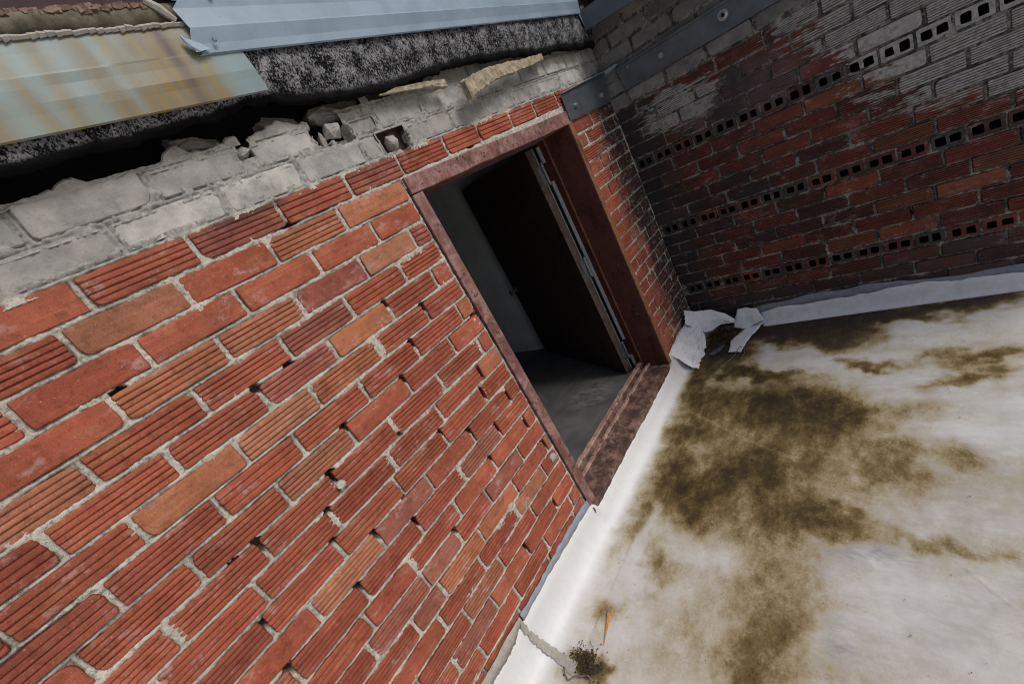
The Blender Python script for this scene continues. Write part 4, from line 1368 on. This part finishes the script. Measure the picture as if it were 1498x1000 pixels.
def pf(x):
    t = top_front(x)
    yo = -.165 if .3 < x < 15.2 else -.085
    w = .03 * float(fbm(x * .8, 3, 63, 3))
    pts = [(yo + .03, t - .02), (yo - .02, t - .05), (yo - .03 + w * .5, t * .65 - .85), (yo - .08 + w, -1.95), (yo - .13 + w, -2.25), (yo - .24 + w * .6, -2.5), (yo - .38, -2.7), (yo - .58, -2.84), (-.95, -2.93), (-1.4, -2.955), (-2.2, -2.985)]
    return pts


V, F = flash_mesh(xs_, pf)
a, b, c = stain_at(V[:, 0], V[:, 1])
hi = sstep(-2.75, -2.93, V[:, 2])
me = mesh('upturn', [U(*p_) for p_ in V], F, True)
set_attr(me, 'stain', a * hi); set_attr(me, 'dark', b * hi * sstep(-.7, -1.2, V[:, 1])); set_attr(me, 'grey', c * hi)
o = link('membrane_upturn', me, MEMB)
tag(o, 'clean white membrane turned up along the foot of the door wall', 'roof membrane')


def strip_on_wall(name, xs_, top, bot, y, m, label, cat, wallfn):
    V = []
    for i, x in enumerate(xs_):
        for f in (0, .5, 1):
            z = top(x) + (bot(x) - top(x)) * f
            V.append(wallfn(x, y - .012 * math.sin(f * 3.14), z))
    o = link(name, mesh(name, V, grid_faces(len(xs_), 3), True), m)
    md = o.modifiers.new('thickness', 'SOLIDIFY'); md.thickness = .0022; md.offset = 1
    return tag(o, label, cat)


xa = np.arange(-7.25, .15, .07)
strip_on_wall('mastic_band', xa, lambda x: -.30 - .16 * sstep(-1.2, 0, x) + .05 * float(fbm(x * 2.4, 2, 91, 3)), lambda x: top_front(x) - .15, -.075, SEAL_B,
              'blue grey mastic band between the bricks and the white membrane beside the sill', 'sealant', lambda x, y, z: U(x, y, z))
xa = np.arange(-16, -7.3, .06)
strip_on_wall('mastic_band', xa, lambda x: -.22 + .06 * float(fbm(x * 1.4, 2, 93, 3)), lambda x: -.78 + .14 * float(fbm(x * 1.2, 4, 95, 3)) + .10 * float(fbm(x * 7, 4, 96, 2)), -.13, SEAL_T,
              'beige smeared mastic band with a ragged lower edge at the bottom of the door wall', 'sealant', lambda x, y, z: U(x, y, z))
# the mastic bead that runs down the upturn
mb_v = []; path = [(-7.45, -.16, -.42), (-7.5, -.18, -1.0), (-7.48, -.2, -1.5), (-7.40, -.26, -2.0), (-7.36, -.42, -2.42), (-7.3, -.78, -2.8), (-7.32, -1.2, -2.90), (-7.4, -1.75, -2.93), (-7.45, -2.2, -2.95)]
P = [Vector(p_) for p_ in path]; V = []
N = 70
for k in range(N):
    t = k / (N - 1) * (len(P) - 1); i = min(int(t), len(P) - 2); p_ = P[i].lerp(P[i + 1], t - i)
    w = .10 + .20 * k / N + .03 * float(fbm(k * .3, 1, 5, 2))
    for j in range(7):
        f = j / 6 * 2 - 1
        e = w * f + .05 * float(fbm(k * .55, j * .2 + (9 if f > 0 else 0), 6, 2)) * (1 if abs(f) > .9 else 0)
        up = .035 * (1 - f * f)
        nrm = Vector((0, -1, .25)) if k < N * .45 else Vector((0, -.4, 1))
        q = p_ + Vector((e, 0, 0)) + nrm.normalized() * (up + .012)
        V.append(U(*q))
o = link('mastic_bead', mesh('mastic_bead', V, grid_faces(N, 7), True), SEAL_T)
tag(o, 'beige mastic seam running down the white upturn to the dirt clump', 'sealant')

# side wall upturn
ss = np.arange(5.5, 32, .14)


def top_side(s):
    return np.interp(s, [5.5, 7, 9.9, 11.5, 13.9, 17.3, 20, 32], [-1.85, -1.75, -1.62, -1.7, -1.55, -1.72, -2.0, -2.0]) + .16 * float(fbm(s * .7, 1, 65, 4))


V = []
for s in ss:
    t = top_side(s); w = .03 * float(fbm(s * .6, 4, 66, 3))
    for (d, z) in ((-.05, t), (-.10 + w, t - .1), (-.17 + w, t * .5 - 1.3), (-.28 + w, -2.55), (-.42, -2.8), (-.55, -2.92), (-.60, -3.0)):
        V.append(W(s, d, z))
o = link('membrane_upturn', mesh('membrane_upturn', V, grid_faces(len(ss), 7), True), FLAP)
md = o.modifiers.new('thickness', 'SOLIDIFY'); md.thickness = .0018
tag(o, 'white membrane strip along the foot of the dark side wall', 'roof membrane')
o = strip_on_wall('mastic_band', np.arange(5.3, 32, .12), lambda s: -1.32 + .22 * float(fbm(s * .35, 2, 97, 3)) + np.interp(s, [5, 9, 14, 20], [-.15, .35, .15, -.2]), lambda s: top_side(s) - .25, -.03, SEAL_B,
                  'dull grey mastic band above the white strip on the side wall', 'sealant', lambda s, d, z: W(s, d, z))


# torn membrane pieces in the corner
def flap(name, top, bot, nu, nv, wr, seed, label, bend=0.0):
    T = [Vector(p_) for p_ in top]; B = [Vector(p_) for p_ in bot]

    def at(P_, f):
        t = f * (len(P_) - 1); i = min(int(t), len(P_) - 2)
        return P_[i].lerp(P_[i + 1], t - i)
    V = []
    for i in range(nu + 1):
        f = i / nu
        a_, b_ = at(T, f), at(B, f)
        for j in range(nv + 1):
            g_ = j / nv
            p_ = a_.lerp(b_, g_)
            n1 = float(fbm(f * 4 + seed, g_ * 3, seed, 3)); n2 = float(fbm(f * 13, g_ * 9 + seed, seed + 2, 2))
            bulge = bend * math.sin(math.pi * g_)
            ed = .02 * float(fbm(f * 22, seed, seed + 4, 2)) if j in (0, nv) else 0
            V.append(U(p_.x - wr * n1 - bulge, p_.y + wr * .5 * n2 - bulge * .4, p_.z + wr * .5 * n2 + ed))
    o = link(name, mesh(name, V, grid_faces(nu + 1, nv + 1), True), FLAP)
    md = o.modifiers.new('thickness', 'SOLIDIFY'); md.thickness = .003
    return tag(o, label, 'roof membrane')


flap('torn_flap', [(20.75, -.25, .62), (21.4, -.7, .0), (21.7, -1.3, -.2), (21.92, -2.03, -.36), (21.96, -3.02, -.93), (21.98, -3.6, -1.72)],
     [(19.7, -.4, -.2), (20.6, -.7, -1.35), (21.0, -1.3, -2.1), (21.4, -1.9, -2.1), (21.7, -2.5, -1.85), (21.85, -3.6, -1.85)], 60, 34, .07, 3, 'large torn white membrane flap standing up in the corner of the walls', .16)
flap('torn_flap', [(22.4, -3.94, -.94), (22.42, -4.69, -.94), (22.46, -5.45, -1.2)], [(22.07, -3.31, -2.49), (22.1, -4.16, -2.86), (22.17, -5.74, -2.24)], 16, 12, .06, 7,
     'small square white membrane flap leaning on the side wall next to the torn corner', .1)
flap('membrane_ribbon', [(22.7, -5.76, -2.55), (21.4, -5.1, -2.85), (20.51, -4.75, -2.88), (18.6, -4.5, -2.93)], [(22.2, -4.3, -2.78), (21.2, -3.8, -2.83), (20.41, -3.35, -2.86), (18.7, -3.5, -2.93)], 18, 8, .04, 9,
     'narrow white membrane ribbon lying on the dirty deck below the small flap', .0)
# crumpled patch on the upturn near the corner
V = []
nu, nv = 64, 56
for i in range(nu + 1):
    for j in range(nv + 1):
        f = i / nu; g_ = j / nv
        r_ = math.hypot(f - .5, g_ - .5) * 2
        ex = .35 * float(fbm(g_ * 4, 1, 5, 3)); ey = .25 * float(fbm(f * 5, 2, 7, 3))
        x = 18.5 + 4.6 * (f - .5) * math.sqrt(max(.1, 1 - .55 * (2 * g_ - 1) ** 2 * (g_ > .5))) + ex * .6 * (abs(f - .5) * 2); y = -.14 - 1.35 * g_ + ey * g_ + .25 * f * g_
        base_ = -.62 + .25 * f - 2.3 * g_ ** .62
        lump = (.42 * float(fbm(f * 3.2, g_ * 3.2, 15, 4)) + .22 * abs(float(fbm(f * 7, g_ * 6, 25, 3)))) * min(1, 4 * g_) * min(1, 5 * f) * min(1, 3 * (1 - g_) + .25)
        rim = 1 - min(1, 4.5 * f) * min(1, 4.5 * (1 - g_))          # free edges lie down on the upturn
        V.append(U(x, y - .3 * max(0, lump) + .10 * rim, max(base_ + lump - .16 * rim + .35 * f * math.sin(3.14 * g_), -2.96)))
o = link('crumpled_patch', mesh('crumpled_patch', V, grid_faces(nu + 1, nv + 1), True), FLAP)
md = o.modifiers.new('thickness', 'SOLIDIFY'); md.thickness = .003
tag(o, 'crumpled white membrane patch at the corner end of the door wall upturn', 'roof membrane')
# lap seams of the deck
def seam(pts, w, m):
    V = []
    P = [Vector((x, y, 0)) for x, y in pts]; N = 40
    for k in range(N + 1):
        t_ = k / N * (len(P) - 1); i = min(int(t_), len(P) - 2); p_ = P[i].lerp(P[i + 1], t_ - i)
        d_ = (P[i + 1] - P[i]).normalized(); n_ = Vector((-d_.y, d_.x, 0))
        q_ = w * (1 + .5 * float(fbm(k * .4, 1, 3, 2)))
        zb = -3.029 + .05 * float(fbm(p_.x * .35, p_.y * .35, 41)) + .012 * float(fbm(p_.x * 1.6, p_.y * 1.6, 43)) + ZF
        for (e_, h_) in ((-q_ * 3.2, .0), (-q_ * .6, .012), (q_ * .6, .012), (q_ * 3.2, .0)):
            p2 = p_ + n_ * e_
            V.append((p2.x * S, p2.y * S, (zb + h_ ) * S))
    me = mesh('lap_seam', V, grid_faces(N + 1, 4), True)
    a_, b_, c_ = stain_at(np.array([v_[0] / S for v_ in V]), np.array([v_[1] / S for v_ in V]))
    set_attr(me, 'stain', a_ * .8 + .03); set_attr(me, 'dark', b_ * .6); set_attr(me, 'grey', c_)
    link('lap_seam', me, m, deck)


seam([(12.15, -0.76), (11.27, -2.37), (9.79, -4.68), (8.59, -6.64), (7.79, -8.29), (7.18, -9.75)], .045, MEMB)
seam([(2.5, -15.46), (1.9, -15.96), (1.29, -16.5), (0.65, -17.02)], .05, MEMB)
# ================================================================== SMALL THINGS ON THE DECK
mb = MB(); mb.tube([U(-7.66, -1.69, -2.8), U(-7.88, -1.91, -2.86), U(-8.0, -2.12, -2.9), U(-7.9, -2.25, -2.86), U(-7.76, -2.33, -2.84), U(-7.6, -2.7, -2.84), U(-7.44, -3.01, -2.84), U(-7.5, -3.12, -2.88), U(-7.75, -3.3, -2.9)], .0022, 6)
tag(mb.build('wire_loop', WIRE), 'bent grey wire loop lying in the dirt clump by the mastic seam', 'wire')
mb = MB(); mb.tube([U(16.36, -3.3, -2.93), U(17.0, -3.6, -2.88), U(17.8, -4.1, -2.8), U(18.7, -4.25, -2.76), U(19.3, -4.3, -2.84), U(19.1, -4.65, -2.86), U(18.3, -4.8, -2.9), U(17.5, -4.65, -2.93)], .0018, 6)
tag(mb.build('wire_loop', WIRE), 'thin dark hooked wire lying near the torn membrane corner', 'wire')
mb = MB(); mb.add([U(18.6, -1.9, -2.93), U(19.6, -2.75, -2.80), U(19.75, -3.05, -2.78), U(19.0, -2.9, -2.85), U(18.4, -2.3, -2.93)], [(0, 1, 2, 3, 4)])
o = mb.build('metal_scrap', STEEL); md = o.modifiers.new('thickness', 'SOLIDIFY'); md.thickness = .003
tag(o, 'small dark metal scrap lying on the black dirt in the corner', 'scrap')
mb = MB(); mb.add([U(-4.45, -2.62, -2.93), U(-4.58, -2.84, -2.93), U(-6.0, -3.1, -2.96), U(-4.5, -2.65, -2.86), U(-4.6, -2.8, -2.88), U(-5.95, -3.09, -2.93)], [(0, 2, 1), (3, 4, 5), (0, 1, 4, 3), (1, 2, 5, 4), (2, 0, 3, 5)])
tag(mb.build('orange_shard', ORANGE), 'pointed orange shard lying on the white deck', 'shard')


def specks(name, n_, fn, seed, m, label):
    r_ = random.Random(seed); mb = MB()
    for _ in range(n_):
        x, y, s_ = fn(r_)
        z = -2.985 + .05 * float(fbm(x * .35, y * .35, 41)) + .02
        c = U(x, y, z)
        mb.box((c[0] - s_, c[1] - s_ * r_.uniform(.4, 1), c[2] - .001), (c[0] + s_, c[1] + s_ * r_.uniform(.4, 1), c[2] + s_ * r_.uniform(.3, .9)), s_ * .55)
    o = mb.build(name, m, kind='stuff')
    return tag(o, label, 'debris')


specks('dirt_clump', 620, lambda r: (-6.9 + r.gauss(0, .30), -2.35 + r.gauss(0, .45), min(.003, abs(r.gauss(.0006, .0009)) + .0004)), 3, DIRT, 'brown dirt and twig clump at the lower end of the mastic seam')
specks('corner_dirt', 420, lambda r: (20.6 + r.gauss(0, 1.1), -2.4 + r.gauss(0, .8), abs(r.gauss(.002, .002)) + .0008), 4, DIRT, 'black crumbs of dirt between the torn flaps in the corner')
specks('grit', 300, lambda r: (r.uniform(-9, 20), r.uniform(-18, -1.2), min(.0014, abs(r.gauss(.0002, .0005)) + .0003)), 6, DIRT, 'fine dark grit scattered over the stained deck')
mb = MB(); r_ = random.Random(9)
for _ in range(26):
    a_ = r_.uniform(0, 6.28); c = Vector((-6.9 + r_.gauss(0, .22), -2.35 + r_.gauss(0, .35), -2.92)); l = r_.uniform(.15, .5)
    e = c + Vector((math.cos(a_) * l, math.sin(a_) * l, .04 * r_.random()))
    mb.tube([U(*c), U(*c.lerp(e, .5)), U(*e)], .0009, 4)
tag(mb.build('twigs', DIRT, kind='stuff'), 'thin brown twigs tangled in the dirt clump', 'debris')
